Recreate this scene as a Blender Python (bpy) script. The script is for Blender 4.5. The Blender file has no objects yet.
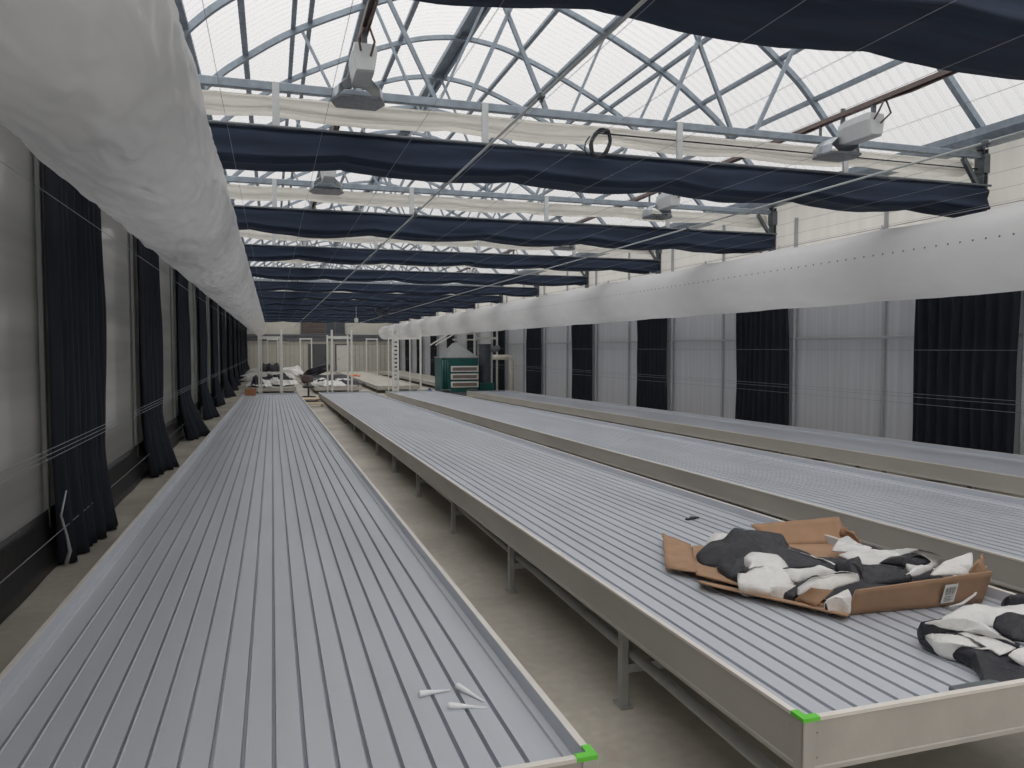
import bpy, math, random
from mathutils import Vector, Matrix, noise, Euler

PI = math.pi
scene = bpy.context.scene
COL = scene.collection
rnd = random.Random(7)

# ------------------------------------------------------------------ materials
def lin(c):
    return tuple((v / 12.92 if v <= 0.04045 else ((v + 0.055) / 1.055) ** 2.4) for v in c)

def rgb(r, g, b):
    return lin((r / 255, g / 255, b / 255)) + (1.0,)

def new_mat(name):
    m = bpy.data.materials.new(name)
    m.use_nodes = True
    return m, m.node_tree.nodes, m.node_tree.links, m.node_tree.nodes['Principled BSDF']

def mat(name, c, rough=0.6, metal=0.0, var=0.12, scale=6.0, bump=0.0, bscale=40.0, stretch=(1, 1, 1), spec=0.5, coords='Object', detail=4.0):
    m, n, l, p = new_mat(name)
    p.inputs['Roughness'].default_value = rough
    p.inputs['Metallic'].default_value = metal
    p.inputs['Specular IOR Level'].default_value = spec
    tc = n.new('ShaderNodeTexCoord')
    mp = n.new('ShaderNodeMapping')
    mp.inputs['Scale'].default_value = stretch
    l.new(tc.outputs[coords], mp.inputs['Vector'])
    nz = n.new('ShaderNodeTexNoise')
    nz.inputs['Scale'].default_value = scale
    nz.inputs['Detail'].default_value = detail
    l.new(mp.outputs['Vector'], nz.inputs['Vector'])
    ramp = n.new('ShaderNodeMapRange')
    ramp.inputs['To Min'].default_value = 1 - var
    ramp.inputs['To Max'].default_value = 1 + var
    ramp.inputs['From Min'].default_value = 0.3
    ramp.inputs['From Max'].default_value = 0.7
    l.new(nz.outputs['Fac'], ramp.inputs['Value'])
    mx = n.new('ShaderNodeMix'); mx.data_type = 'RGBA'; mx.blend_type = 'MULTIPLY'
    mx.inputs['Factor'].default_value = 1.0
    mx.inputs['A'].default_value = c
    l.new(ramp.outputs['Result'], mx.inputs['B'])
    l.new(mx.outputs['Result'], p.inputs['Base Color'])
    if bump > 0:
        nb = n.new('ShaderNodeTexNoise')
        nb.inputs['Scale'].default_value = bscale
        nb.inputs['Detail'].default_value = 5
        l.new(mp.outputs['Vector'], nb.inputs['Vector'])
        b = n.new('ShaderNodeBump')
        b.inputs['Strength'].default_value = bump
        b.inputs['Distance'].default_value = 0.02
        l.new(nb.outputs['Fac'], b.inputs['Height'])
        l.new(b.outputs['Normal'], p.inputs['Normal'])
    return m

def translucent_mat(name, c, trans=0.5, rough=0.5, var=0.08, scale=4.0, stretch=(1, 1, 1), bump=0.0, bscale=10.0):
    m = mat(name, c, rough, 0, var, scale, bump, bscale, stretch)
    n, l = m.node_tree.nodes, m.node_tree.links
    p = n['Principled BSDF']; out = n['Material Output']
    t = n.new('ShaderNodeBsdfTranslucent')
    src = p.inputs['Base Color'].links[0].from_socket
    l.new(src, t.inputs['Color'])
    mix = n.new('ShaderNodeMixShader'); mix.inputs[0].default_value = trans
    l.new(p.outputs[0], mix.inputs[1]); l.new(t.outputs[0], mix.inputs[2])
    l.new(mix.outputs[0], out.inputs['Surface'])
    return m

M = {}
M['galv'] = mat('galvanized_steel', rgb(150, 160, 170), 0.45, 0.55, 0.16, 9)
M['galv_dark'] = mat('weathered_steel', rgb(112, 118, 122), 0.5, 0.5, 0.15, 6)
M['alu'] = mat('aluminium_profile', rgb(188, 184, 178), 0.5, 0.2, 0.08, 5, 0.03, 60, (1, 0.2, 1))
M['alu_lip'] = mat('aluminium_lip', rgb(232, 227, 220), 0.4, 0.15, 0.05, 8)
M['tray'] = mat('grey_ribbed_tray', rgb(196, 200, 207), 0.34, 0.1, 0.07, 3, 0.015, 120, (1, 0.15, 1), spec=0.6)
M['leg'] = mat('bench_leg_steel', rgb(168, 170, 168), 0.5, 0.4, 0.12, 8)
M['green'] = mat('green_corner_plastic', rgb(110, 212, 70), 0.45, 0, 0.05)
M['black_cloth'] = mat('black_blackout_fabric', rgb(40, 43, 51), 0.85, 0, 0.18, 14, 0.08, 60, (1, 1, 0.15), spec=0.25)
M['black_bundle'] = mat('black_gathered_fabric', rgb(42, 52, 70), 0.8, 0, 0.2, 8, 0.1, 40, (0.12, 1, 1), spec=0.3)
M['skirt'] = mat('black_skirt_film', rgb(40, 40, 42), 0.42, 0, 0.15, 7, 0.15, 14)
M['cream_cloth'] = translucent_mat('cream_shade_fabric', rgb(253, 251, 246), 0.78, 0.9, 0.09, 6, (0.2, 1, 3))
def film_mat(name, c, trans, rough, scale, stretch, strength, dist):
    m = translucent_mat(name, c, trans, rough, 0.03, 3, (1, 0.5, 1))
    n, l = m.node_tree.nodes, m.node_tree.links
    tc = n.new('ShaderNodeTexCoord'); mp = n.new('ShaderNodeMapping'); mp.inputs['Scale'].default_value = stretch; mp.inputs['Rotation'].default_value = (0.5, 0, 0.45)
    l.new(tc.outputs['Object'], mp.inputs['Vector'])
    a = n.new('ShaderNodeTexNoise'); a.noise_type = 'RIDGED_MULTIFRACTAL'; a.inputs['Scale'].default_value = scale; a.inputs['Detail'].default_value = 5; a.inputs['Distortion'].default_value = 0.6
    l.new(mp.outputs['Vector'], a.inputs['Vector'])
    b = n.new('ShaderNodeBump'); b.inputs['Strength'].default_value = strength; b.inputs['Distance'].default_value = dist
    l.new(a.outputs['Fac'], b.inputs['Height'])
    for nd in list(n):
        if nd.type in ('BSDF_PRINCIPLED', 'BSDF_TRANSLUCENT'):
            l.new(b.outputs['Normal'], nd.inputs['Normal'])
    return m
M['duct'] = film_mat('white_air_duct_film', rgb(246, 246, 246), 0.42, 0.26, 3.2, (1.7, 0.4, 1.7), 1.0, 0.06)
M['duct_plain'] = film_mat('white_perforated_duct_film', rgb(246, 246, 246), 0.6, 0.42, 2.5, (1.5, 0.3, 1.5), 0.35, 0.008)
M['hole'] = mat('dark_perforation', rgb(96, 98, 104), 0.9)
M['white_paint'] = mat('white_painted_steel', rgb(222, 221, 215), 0.45, 0, 0.05)
M['lamp_body'] = mat('lamp_grey_housing', rgb(206, 209, 210), 0.4, 0.1, 0.05)
M['lamp_refl'] = mat('lamp_reflector_aluminium', rgb(186, 192, 198), 0.28, 0.7, 0.12, 20)
M['lamp_glass'] = mat('lamp_tube', rgb(110, 116, 122), 0.25, 0, 0.2, 25)
M['cable_brown'] = mat('red_brown_cable', rgb(116, 98, 94), 0.6, 0, 0.15, 12)
M['rail_brown'] = mat('brown_grey_rail', rgb(124, 110, 106), 0.5, 0.3, 0.12, 9)
M['cable_black'] = mat('black_cable', rgb(40, 42, 50), 0.5, 0, 0.1)
M['rod'] = mat('pale_grey_tube', rgb(182, 186, 186), 0.4, 0.3, 0.05)
M['wire'] = mat('thin_wire', rgb(150, 152, 158), 0.5, 0.2, 0.05)
M['cardboard'] = mat('brown_cardboard', rgb(170, 136, 108), 0.85, 0, 0.1, 9, 0.05, 50)
M['cardboard_out'] = mat('brown_cardboard_outside', rgb(150, 119, 94), 0.85, 0, 0.1, 7, 0.05, 50)
M['carton'] = mat('orange_brown_carton', rgb(176, 122, 92), 0.8, 0, 0.08)
M['film_white'] = mat('white_film_face', rgb(222, 221, 218), 0.5, 0, 0.05, 8, 0.25, 70)
M['film_black'] = mat('black_film_face', rgb(36, 37, 44), 0.42, 0, 0.15, 9, 0.25, 60)
M['sticker'] = mat('white_sticker', rgb(214, 212, 208), 0.6)
M['ink'] = mat('grey_print', rgb(96, 92, 90), 0.7)
M['cone'] = mat('white_plastic_tip', rgb(244, 245, 246), 0.35, 0, 0.03)
M['ahu_green'] = mat('dark_teal_panel', rgb(22, 84, 82), 0.4, 0, 0.1)
M['ahu_roof'] = mat('grey_sheet_hood', rgb(128, 130, 130), 0.5, 0.2, 0.08)
M['ahu_dark'] = mat('dark_grey_duct', rgb(76, 80, 88), 0.55, 0, 0.1)
M['cream_pipe'] = mat('cream_plastic_pipe', rgb(222, 215, 200), 0.45)
M['dark_metal'] = mat('dark_metal', rgb(62, 64, 70), 0.5, 0.3)
M['panel_cream'] = mat('cream_panel_wall', rgb(196, 194, 184), 0.6, 0, 0.04, 3)
M['panel_seam'] = mat('panel_joint', rgb(168, 165, 154), 0.7)
M['beam_grey'] = mat('grey_beam', rgb(104, 106, 112), 0.6)
M['door_grey'] = mat('dark_grey_door', rgb(88, 90, 92), 0.55)
M['louvre'] = mat('brown_grey_louvre', rgb(120, 108, 104), 0.6)
M['stool_seat'] = mat('brown_stool_seat', rgb(98, 84, 80), 0.7)
M['orange'] = mat('orange_plastic', rgb(226, 130, 80), 0.6)
M['blue'] = mat('blue_plastic', rgb(58, 84, 160), 0.5)
M['timber'] = mat('pale_timber', rgb(196, 178, 150), 0.7, 0, 0.1, 6)

# concrete floor with broad stains
def floor_mat():
    m, n, l, p = new_mat('concrete_floor')
    p.inputs['Roughness'].default_value = 0.42
    tc = n.new('ShaderNodeTexCoord')
    a = n.new('ShaderNodeTexNoise'); a.inputs['Scale'].default_value = 0.9; a.inputs['Detail'].default_value = 6
    b = n.new('ShaderNodeTexNoise'); b.inputs['Scale'].default_value = 14; b.inputs['Detail'].default_value = 6
    l.new(tc.outputs['Object'], a.inputs['Vector']); l.new(tc.outputs['Object'], b.inputs['Vector'])
    r = n.new('ShaderNodeValToRGB')
    r.color_ramp.elements[0].position = 0.34; r.color_ramp.elements[0].color = rgb(168, 161, 149)
    r.color_ramp.elements[1].position = 0.66; r.color_ramp.elements[1].color = rgb(202, 195, 182)
    l.new(a.outputs['Fac'], r.inputs['Fac'])
    mr = n.new('ShaderNodeMapRange'); mr.inputs['From Min'].default_value = .3; mr.inputs['From Max'].default_value = .7
    mr.inputs['To Min'].default_value = .9; mr.inputs['To Max'].default_value = 1.06
    l.new(b.outputs['Fac'], mr.inputs['Value'])
    mx = n.new('ShaderNodeMix'); mx.data_type = 'RGBA'; mx.blend_type = 'MULTIPLY'; mx.inputs['Factor'].default_value = 1
    l.new(r.outputs['Color'], mx.inputs['A']); l.new(mr.outputs['Result'], mx.inputs['B'])
    l.new(mx.outputs['Result'], p.inputs['Base Color'])
    return m
M['floor'] = floor_mat()
M['far_tray'] = mat('pale_dusty_tray', rgb(196, 191, 180), 0.55, 0, 0.08, 3)

# corrugated clear roof sheet: part lets the sky through, part scatters it
def roof_mat():
    m, n, l, p = new_mat('corrugated_clear_roof_sheet')
    out = n['Material Output']
    tc = n.new('ShaderNodeTexCoord')
    sep = n.new('ShaderNodeSeparateXYZ'); l.new(tc.outputs['Object'], sep.inputs[0])
    mul = n.new('ShaderNodeMath'); mul.operation = 'MULTIPLY'; mul.inputs[1].default_value = 2 * PI / 0.19
    l.new(sep.outputs['Y'], mul.inputs[0])
    sn = n.new('ShaderNodeMath'); sn.operation = 'SINE'; l.new(mul.outputs[0], sn.inputs[0])
    mr = n.new('ShaderNodeMapRange'); mr.inputs['From Min'].default_value = 0.55; mr.inputs['From Max'].default_value = 1.0
    mr.inputs['To Min'].default_value = 0.2; mr.inputs['To Max'].default_value = 0.62
    l.new(sn.outputs[0], mr.inputs['Value'])
    tr = n.new('ShaderNodeBsdfTransparent'); tr.inputs['Color'].default_value = (0.97, 0.965, 0.96, 1)
    tl = n.new('ShaderNodeBsdfTranslucent'); tl.inputs['Color'].default_value = (0.75, 0.745, 0.74, 1)
    df = n.new('ShaderNodeBsdfDiffuse'); df.inputs['Color'].default_value = (0.7, 0.7, 0.7, 1)
    m1 = n.new('ShaderNodeMixShader'); m1.inputs[0].default_value = 0.35
    l.new(tl.outputs[0], m1.inputs[1]); l.new(df.outputs[0], m1.inputs[2])
    m2 = n.new('ShaderNodeMixShader')
    l.new(mr.outputs[0], m2.inputs[0]); l.new(tr.outputs[0], m2.inputs[1]); l.new(m1.outputs[0], m2.inputs[2])
    l.new(m2.outputs[0], out.inputs['Surface'])
    n.remove(p)
    return m
M['roof'] = roof_mat()

M['wall_left'] = translucent_mat('fogged_panel_painted_reflections', rgb(190, 189, 186), 0.22, 0.14, 0.2, 2.2, (1, 0.03, 1), 0.02, 3)  # long horizontal bands in the colour imitate blurred reflections and see-through glow
M['wall_right'] = translucent_mat('hazy_wall_sheet', rgb(206, 207, 210), 0.33, 0.5, 0.09, 3, (1, 5, 0.12))
M['wall_upper'] = translucent_mat('cream_upper_wall_sheet', rgb(246, 244, 240), 0.68, 0.8, 0.04, 2, (1, 3, 0.4))

# ------------------------------------------------------------------ mesh builder
class MB:
    def __init__(s):
        s.v = []; s.f = []; s.mi = []
    def add(s, vs, fs, mi=0):
        o = len(s.v)
        s.v += [tuple(p) for p in vs]
        s.f += [tuple(i + o for i in f) for f in fs]
        s.mi += [mi] * len(fs)
    def box(s, c, d, rot=None, bev=0.0, mi=0):
        x, y, z = d[0] / 2, d[1] / 2, d[2] / 2
        b = min(bev, x * .45, y * .45, z * .45)
        if b <= 0:
            vs = [Vector((i * x, j * y, k * z)) for i in (-1, 1) for j in (-1, 1) for k in (-1, 1)]
            fs = [(0, 1, 3, 2), (4, 6, 7, 5), (0, 4, 5, 1), (2, 3, 7, 6), (0, 2, 6, 4), (1, 5, 7, 3)]
        else:
            vs = []; idx = {}
            for i in (-1, 1):
                for j in (-1, 1):
                    for k in (-1, 1):
                        for a in range(3):
                            p = [i * x, j * y, k * z]
                            for q in range(3):
                                if q != a:
                                    p[q] -= (i, j, k)[q] * b
                            idx[(i, j, k, a)] = len(vs); vs.append(Vector(p))
            fs = []
            for a in range(3):
                for sg in (-1, 1):
                    o = [q for q in range(3) if q != a]
                    loop = []
                    for u, w in ((-1, -1), (1, -1), (1, 1), (-1, 1)):
                        key = [0, 0, 0]; key[a] = sg; key[o[0]] = u; key[o[1]] = w
                        loop.append(idx[(key[0], key[1], key[2], a)])
                    flip = (sg > 0) != (a == 1)
                    fs.append(tuple(loop if flip else loop[::-1]))
            for a in range(3):
                o = [q for q in range(3) if q != a]
                for u in (-1, 1):
                    for w in (-1, 1):
                        k1 = [0, 0, 0]; k1[o[0]] = u; k1[o[1]] = w
                        k1[a] = -1; A = tuple(k1); k1[a] = 1; B = tuple(k1)
                        fs.append((idx[A + (o[0],)], idx[B + (o[0],)], idx[B + (o[1],)], idx[A + (o[1],)]))
            for i in (-1, 1):
                for j in (-1, 1):
                    for k in (-1, 1):
                        fs.append(tuple(idx[(i, j, k, a)] for a in range(3)))
        R = rot.to_matrix() if rot is not None else Matrix.Identity(3)
        c = Vector(c)
        s.add([R @ p + c for p in vs], fs, mi)
        return s
    def tube(s, pts, r, n=8, caps=True, mi=0, square=False):
        pts = [Vector(p) for p in pts]
        rs = r if isinstance(r, (list, tuple)) else [r] * len(pts)
        rings = []
        up0 = None
        for i, p in enumerate(pts):
            t = (pts[min(i + 1, len(pts) - 1)] - pts[max(i - 1, 0)]).normalized()
            up = Vector((0, 0, 1)) if abs(t.z) < 0.95 else Vector((0, 1, 0))
            if up0 is not None:
                up = up0
            a = t.cross(up)
            if a.length < 1e-4:
                a = t.cross(Vector((1, 0, 0)))
            a.normalize(); b = a.cross(t).normalized(); up0 = b
            ring = []
            for k in range(n):
                an = 2 * PI * (k + (0.5 if square else 0)) / n
                q = rs[i] * (math.sqrt(2) if square else 1)
                ring.append(p + a * math.cos(an) * q + b * math.sin(an) * q)
            rings.append(ring)
        vs = [q for ring in rings for q in ring]
        fs = []
        for i in range(len(pts) - 1):
            for k in range(n):
                k2 = (k + 1) % n
                fs.append((i * n + k, i * n + k2, (i + 1) * n + k2, (i + 1) * n + k))
        if caps:
            fs.append(tuple(range(n))[::-1]); fs.append(tuple((len(pts) - 1) * n + k for k in range(n)))
        s.add(vs, fs, mi)
        return s
    def bar(s, a, b, w, mi=0):
        return s.tube([a, b], w / 2, 4, True, mi, True)
    def grid(s, fn, nu, nv, mi=0, closeu=False):
        vs = [fn(i / (nu if closeu else nu - 1), j / (nv - 1)) for j in range(nv) for i in range(nu)]
        fs = []
        for j in range(nv - 1):
            for i in range(nu if closeu else nu - 1):
                i2 = (i + 1) % nu
                fs.append((j * nu + i, j * nu + i2, (j + 1) * nu + i2, (j + 1) * nu + i))
        s.add(vs, fs, mi)
        return s
    def prism(s, poly, z0, z1, mi=0):
        n = len(poly)
        vs = [(x, y, z0) for x, y in poly] + [(x, y, z1) for x, y in poly]
        fs = [tuple(range(n))[::-1], tuple(range(n, 2 * n))] + [(i, (i + 1) % n, n + (i + 1) % n, n + i) for i in range(n)]
        s.add(vs, fs, mi)
        return s
    def build(s, name, mats, parent=None, smooth=False, local=False, solid=0.0, off=-1.0, two=False):
        me = bpy.data.meshes.new(name)
        o0 = Vector((0, 0, 0)) if (parent is None or local) else world_loc(parent)
        me.from_pydata([tuple(Vector(p) - o0) for p in s.v], [], s.f)
        mats = mats if isinstance(mats, (list, tuple)) else [mats]
        for m in mats:
            me.materials.append(m)
        for p, i in zip(me.polygons, s.mi):
            p.material_index = i if i < len(mats) else 0
            p.use_smooth = smooth
        me.validate(); me.update()
        o = bpy.data.objects.new(name, me); COL.objects.link(o)
        if parent is not None:
            o.parent = parent
        if solid > 0:
            md = o.modifiers.new('thickness', 'SOLIDIFY'); md.thickness = solid; md.offset = off
            if two:
                md.material_offset = 1
                md.material_offset_rim = 1
        return o

def world_loc(o):
    p = Vector(o.location)
    while o.parent is not None:
        o = o.parent; p += Vector(o.location)
    return p

def tag(o, label, cat, group=None):
    o['label'] = label; o['category'] = cat
    if group: o['group'] = group
    return o

def thing(name, label, cat, loc, group=None):
    o = bpy.data.objects.new(name, None); COL.objects.link(o)
    o.location = loc; o.empty_display_size = 0.2
    return tag(o, label, cat, group)

def struct(o):
    o['kind'] = 'structure'
    return o

def origin(o, loc):
    """put a single-mesh thing's origin at loc"""
    loc = Vector(loc)
    for v in o.data.vertices: v.co -= loc
    o.location = loc
    return o

def dup(root, loc, label, group=None):
    r = root.copy(); COL.objects.link(r); r.location = loc; r['label'] = label
    if group: r['group'] = group
    for ch in list(root.children):
        c = ch.copy(); COL.objects.link(c); c.parent = r
        for g in list(ch.children):
            d = g.copy(); COL.objects.link(d); d.parent = c
    return r

ORD = ['nearest', 'second', 'third', 'fourth', 'fifth', 'sixth', 'seventh', 'eighth', 'ninth', 'tenth', 'eleventh', 'twelfth',
       'thirteenth', 'fourteenth', 'fifteenth', 'sixteenth', 'seventeenth', 'eighteenth', 'nineteenth', 'twentieth']

def nz(x, y, z=0.0):
    return noise.noise(Vector((x, y, z)))

# ------------------------------------------------------------------ dimensions
XL, XR, XC = -1.92, 9.42, 3.72          # side walls, ridge
YB, YE = -9.0, 62.0                     # wall behind the camera, end wall
TR = [3.62 + 4.62 * k for k in range(13)]
CH = 4.515                              # lower chord height
PROF = [(0, 8.05), (0.6, 7.99), (1.15, 7.85), (2.17, 7.45), (3.3, 6.90), (4.05, 6.40), (4.5, 6.04), (5.05, 5.45), (5.67, 4.82)]
def arch_z(x):
    d = abs(x - XC)
    for (a, za), (b, zb) in zip(PROF, PROF[1:]):
        if d <= b:
            t = (d - a) / (b - a)
            return za + (zb - za) * t
    return PROF[-1][1]
ARCH = [(XC + s * d, z) for s, d, z in [(-1, d, z) for d, z in PROF[::-1]] + [(1, d, z) for d, z in PROF[1:]]]
def arch_fine(n=48):
    pts = []
    P = ARCH
    for i in range(len(P) - 1):
        p0 = P[max(i - 1, 0)]; p1 = P[i]; p2 = P[i + 1]; p3 = P[min(i + 2, len(P) - 1)]
        for k in range(4):
            t = k / 4
            pts.append(tuple(0.5 * (2 * p1[j] + (p2[j] - p0[j]) * t + (2 * p0[j] - 5 * p1[j] + 4 * p2[j] - p3[j]) * t * t + (3 * p1[j] - p0[j] - 3 * p2[j] + p3[j]) * t ** 3) for j in (0, 1)))
    pts.append(P[-1])
    return pts
AF = arch_fine()

# ------------------------------------------------------------------ the shell
b = MB(); b.box(((XL + XR) / 2, (YB + YE) / 2, -0.05), (XR - XL + 0.6, YE - YB + 0.4, 0.1))
struct(b.build('floor', M['floor']))

def skin(y0, y1, lift=0.13):
    mb = MB(); ny = 24
    pts = [(x + (x - XC) * 0.012, z + lift) for x, z in AF]
    mb.grid(lambda u, v: (pts[round(u * (len(pts) - 1))][0], y0 + (y1 - y0) * v, pts[round(u * (len(pts) - 1))][1]), len(pts), ny)
    return mb
struct(skin(YB, YE).build('ceiling', M['roof'], smooth=True))

# left wall: fogged panels between posts, black skirt along its foot
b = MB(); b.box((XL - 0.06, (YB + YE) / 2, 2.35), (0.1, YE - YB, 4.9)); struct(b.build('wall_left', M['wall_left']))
b = MB()
b.grid(lambda u, v: (XL + 0.03 + 0.10 * v ** 3 + 0.02 * nz(u * 90, v * 2) * v, YB + (YE - YB) * u, 0.47 * (1 - v) + 0.004), 420, 7)
struct(b.build('baseboard_left', M['skirt'], smooth=True, solid=0.008))
b = MB(); b.box((XR + 0.06, (YB + YE) / 2, 1.72), (0.1, YE - YB, 3.44)); struct(b.build('wall_right', M['wall_right']))
b = MB(); b.box((XR + 0.06, (YB + YE) / 2, 4.12), (0.08, YE - YB, 1.36)); struct(b.build('wall_right_upper', M['wall_upper']))

# far end wall of cream sheets with a dark beam band, and an unseen translucent wall behind the camera, added to let in daylight
def end_wall(name, y, t, m=None):
    mb = MB()
    pts = [(XL - 0.1, 0), (XR + 0.1, 0)] + [(x, z + 0.1) for x, z in AF[::-1]]
    n = len(pts)
    vs = [(x, y, z) for x, z in pts] + [(x, y + t, z) for x, z in pts]
    fs = [tuple(range(n)), tuple(range(n, 2 * n))[::-1]] + [(i, n + i, n + (i + 1) % n, (i + 1) % n) for i in range(n)]
    mb.add(vs, fs)
    return struct(mb.build(name, m or M['panel_cream']))
end_wall('wall_back', YE, 0.1)
end_wall('wall_front', YB - 0.1, 0.1, M['wall_upper'])
b = MB()
for i in range(34):
    x = XL + 0.25 + i * 0.333
    b.box((x, YE - 0.012, 1.15), (0.025 if i % 3 else 0.05, 0.02, 2.3))
b.box(((XL + XR) / 2, YE - 0.012, 2.2), (XR - XL, 0.03, 0.05))
struct(b.build('trim_1', M['panel_seam']))
b = MB()
b.box(((XL + XR) / 2, YE - 0.05, 2.86), (XR - XL, 0.1, 0.16)); b.box(((XL + XR) / 2, YE - 0.05, 2.52), (XR - XL, 0.08, 0.2))
b.box(((XL + XR) / 2, YE - 0.03, 2.7), (XR - XL, 0.04, 0.14))
struct(b.build('trim_2', M['beam_grey']))
dr = thing('door_1', 'dark grey sliding door in the far end wall', 'door', (3.45, YE - 0.06, 0)); dr['kind'] = 'structure'
b = MB(); b.box((3.45, YE - 0.05, 1.1), (1.5, 0.06, 2.2), bev=0.01)
for k in range(1, 4): b.box((3.45, YE - 0.085, 0.55 * k), (1.44, 0.02, 0.05))
b.build('door_leaf', M['door_grey'], dr)
b = MB(); b.tube([(3.95, YE - 0.1, 0.95), (3.95, YE - 0.1, 1.25)], 0.02); b.build('door_handle', M['dark_metal'], dr)
dr = thing('door_2', 'pale cream door with frame in the far end wall', 'door', (5.28, YE - 0.06, 0)); dr['kind'] = 'structure'
b = MB(); b.box((5.28, YE - 0.045, 1.05), (0.85, 0.05, 2.1), bev=0.01); b.build('door_leaf', M['white_paint'], dr)
b = MB(); b.box((4.8, YE - 0.05, 1.08), (0.09, 0.08, 2.16)); b.box((5.76, YE - 0.05, 1.08), (0.09, 0.08, 2.16)); b.box((5.28, YE - 0.05, 2.16), (1.05, 0.08, 0.08))
b.build('door_frame', M['beam_grey'], dr)
b = MB(); b.tube([(4.95, YE - 0.1, 1.02), (5.07, YE - 0.1, 1.02)], 0.018); b.build('door_handle', M['dark_metal'], dr)
w = thing('window_1', 'wide louvred opening high in the far end wall', 'window', (3.85, YE - 0.06, 2.95)); w['kind'] = 'structure'
b = MB(); b.box((3.85, YE - 0.02, 3.52), (3.3, 0.04, 1.1)); b.build('opening_panel', M['ahu_dark'], w)
b = MB()
for k in range(9): b.box((3.1, YE - 0.07, 3.02 + k * 0.12), (1.75, 0.05, 0.085), Euler((0.5, 0, 0)))
b.build('louvre_slats', M['louvre'], w)
b = MB()
for x in (2.18, 4.02, 4.75, 5.5): b.box((x, YE - 0.07, 3.52), (0.09, 0.1, 1.12))
for z in (2.98, 4.06): b.box((3.85, YE - 0.07, z), (3.4, 0.1, 0.08))
b.build('window_frame', M['beam_grey'], w)

# gutters, columns and wall posts
for nm, x, lab in (('gutter', XL + 0.19, 'steel gutter running along the top of the left wall'), ('gutter', XR - 0.19, 'steel gutter running along the top of the right wall')):
    s = 1 if x > 0 else -1
    b = MB()
    prof = [(-0.17, 0.1), (-0.17, 0.0), (-0.1, -0.12), (0.1, -0.12), (0.17, 0.0), (0.17, 0.1), (0.15, 0.1), (0.15, 0.01), (0.09, -0.1), (-0.09, -0.1), (-0.15, 0.01), (-0.15, 0.1)]
    n = len(prof)
    vs = [(x + px, y, 4.72 + pz) for y in (YB, YE) for px, pz in prof]
    fs = [(i, (i + 1) % n, n + (i + 1) % n, n + i) for i in range(n)] + [tuple(range(n))[::-1], tuple(range(n, 2 * n))]
    b.add(vs, fs); tag(b.build(nm, M['galv']), lab, 'gutter', 'roof gutters')

for side, x in (('right', XR - 0.07), ('left', XL + 0.05)):
    proto = None; g = side + ' wall columns'
    for k, y in enumerate(TR):
        lab = '%s steel column on the %s wall, under a roof truss end' % (ORD[k], side)
        if proto is None:
            s = -1 if side == 'right' else 1
            proto = thing('column', lab, 'column', (x, y, 0), g)
            b = MB(); b.box((x, y, 2.3), (0.06, 0.012, 4.6)); b.box((x - 0.035, y, 2.3), (0.012, 0.12, 4.6)); b.box((x + 0.035, y, 2.3), (0.012, 0.12, 4.6))
            b.build('steel_section', M['galv_dark'], proto)
            b = MB(); b.bar((x + s * 0.04, y, 4.05), (x + s * 0.34, y, 4.46), 0.055); b.build('knee_brace', M['galv_dark'], proto)
            b = MB(); b.box((x, y, 4.4), (0.1, 0.16, 0.26)); b.build('head_plate', M['galv_dark'], proto)
        else:
            dup(proto, (x, y, 0), lab)
for side, x, offs, mt in (('right', XR - 0.03, (1.75,), 'rod'), ('left', XL + 0.02, (-0.67, 1.43), 'rod')):
    proto = None; i = 0
    for k, y in enumerate(TR):
        for o in offs:
            lab = '%s slim vertical post on the %s wall between panels' % (ORD[i] if i < len(ORD) else 'number twenty-' + ['one', 'two', 'three', 'four', 'five', 'six', 'seven'][i - 20], side)
            i += 1
            if y + o > YE - 0.3: continue
            if proto is None:
                b = MB(); b.box((x, y + o, 2.3), (0.045, 0.06, 4.6), bev=0.006)
                proto = origin(tag(b.build('wall_post', M[mt]), lab, 'post', 'slim posts on the %s wall' % side), (x, y + o, 0))
            else:
                c = proto.copy(); COL.objects.link(c); c.location = (x, y + o, 0); c['label'] = lab
proto = None
for k, y in enumerate(TR):
    lab = '%s white round pipe standing beside a column on the right wall' % ORD[k]
    if proto is None:
        b = MB(); b.tube([(XR - 0.06, y - 0.70, 0), (XR - 0.06, y - 0.70, 4.3)], 0.035, 12)
        proto = origin(tag(b.build('wall_pipe', M['rod'], smooth=False), lab, 'pipe', 'white pipes on the right wall'), (XR - 0.06, y - 0.70, 0))
    else:
        c = proto.copy(); COL.objects.link(c); c.location = (XR - 0.06, y - 0.70, 0); c['label'] = lab
b = MB(); b.box((XR - 0.06, (YB + YE) / 2, 2.05), (0.05, YE - YB - 0.4, 0.045), bev=0.006)
tag(b.build('wall_rail', M['rod']), 'long horizontal grey rail crossing the right wall at head height', 'rail')

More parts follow.
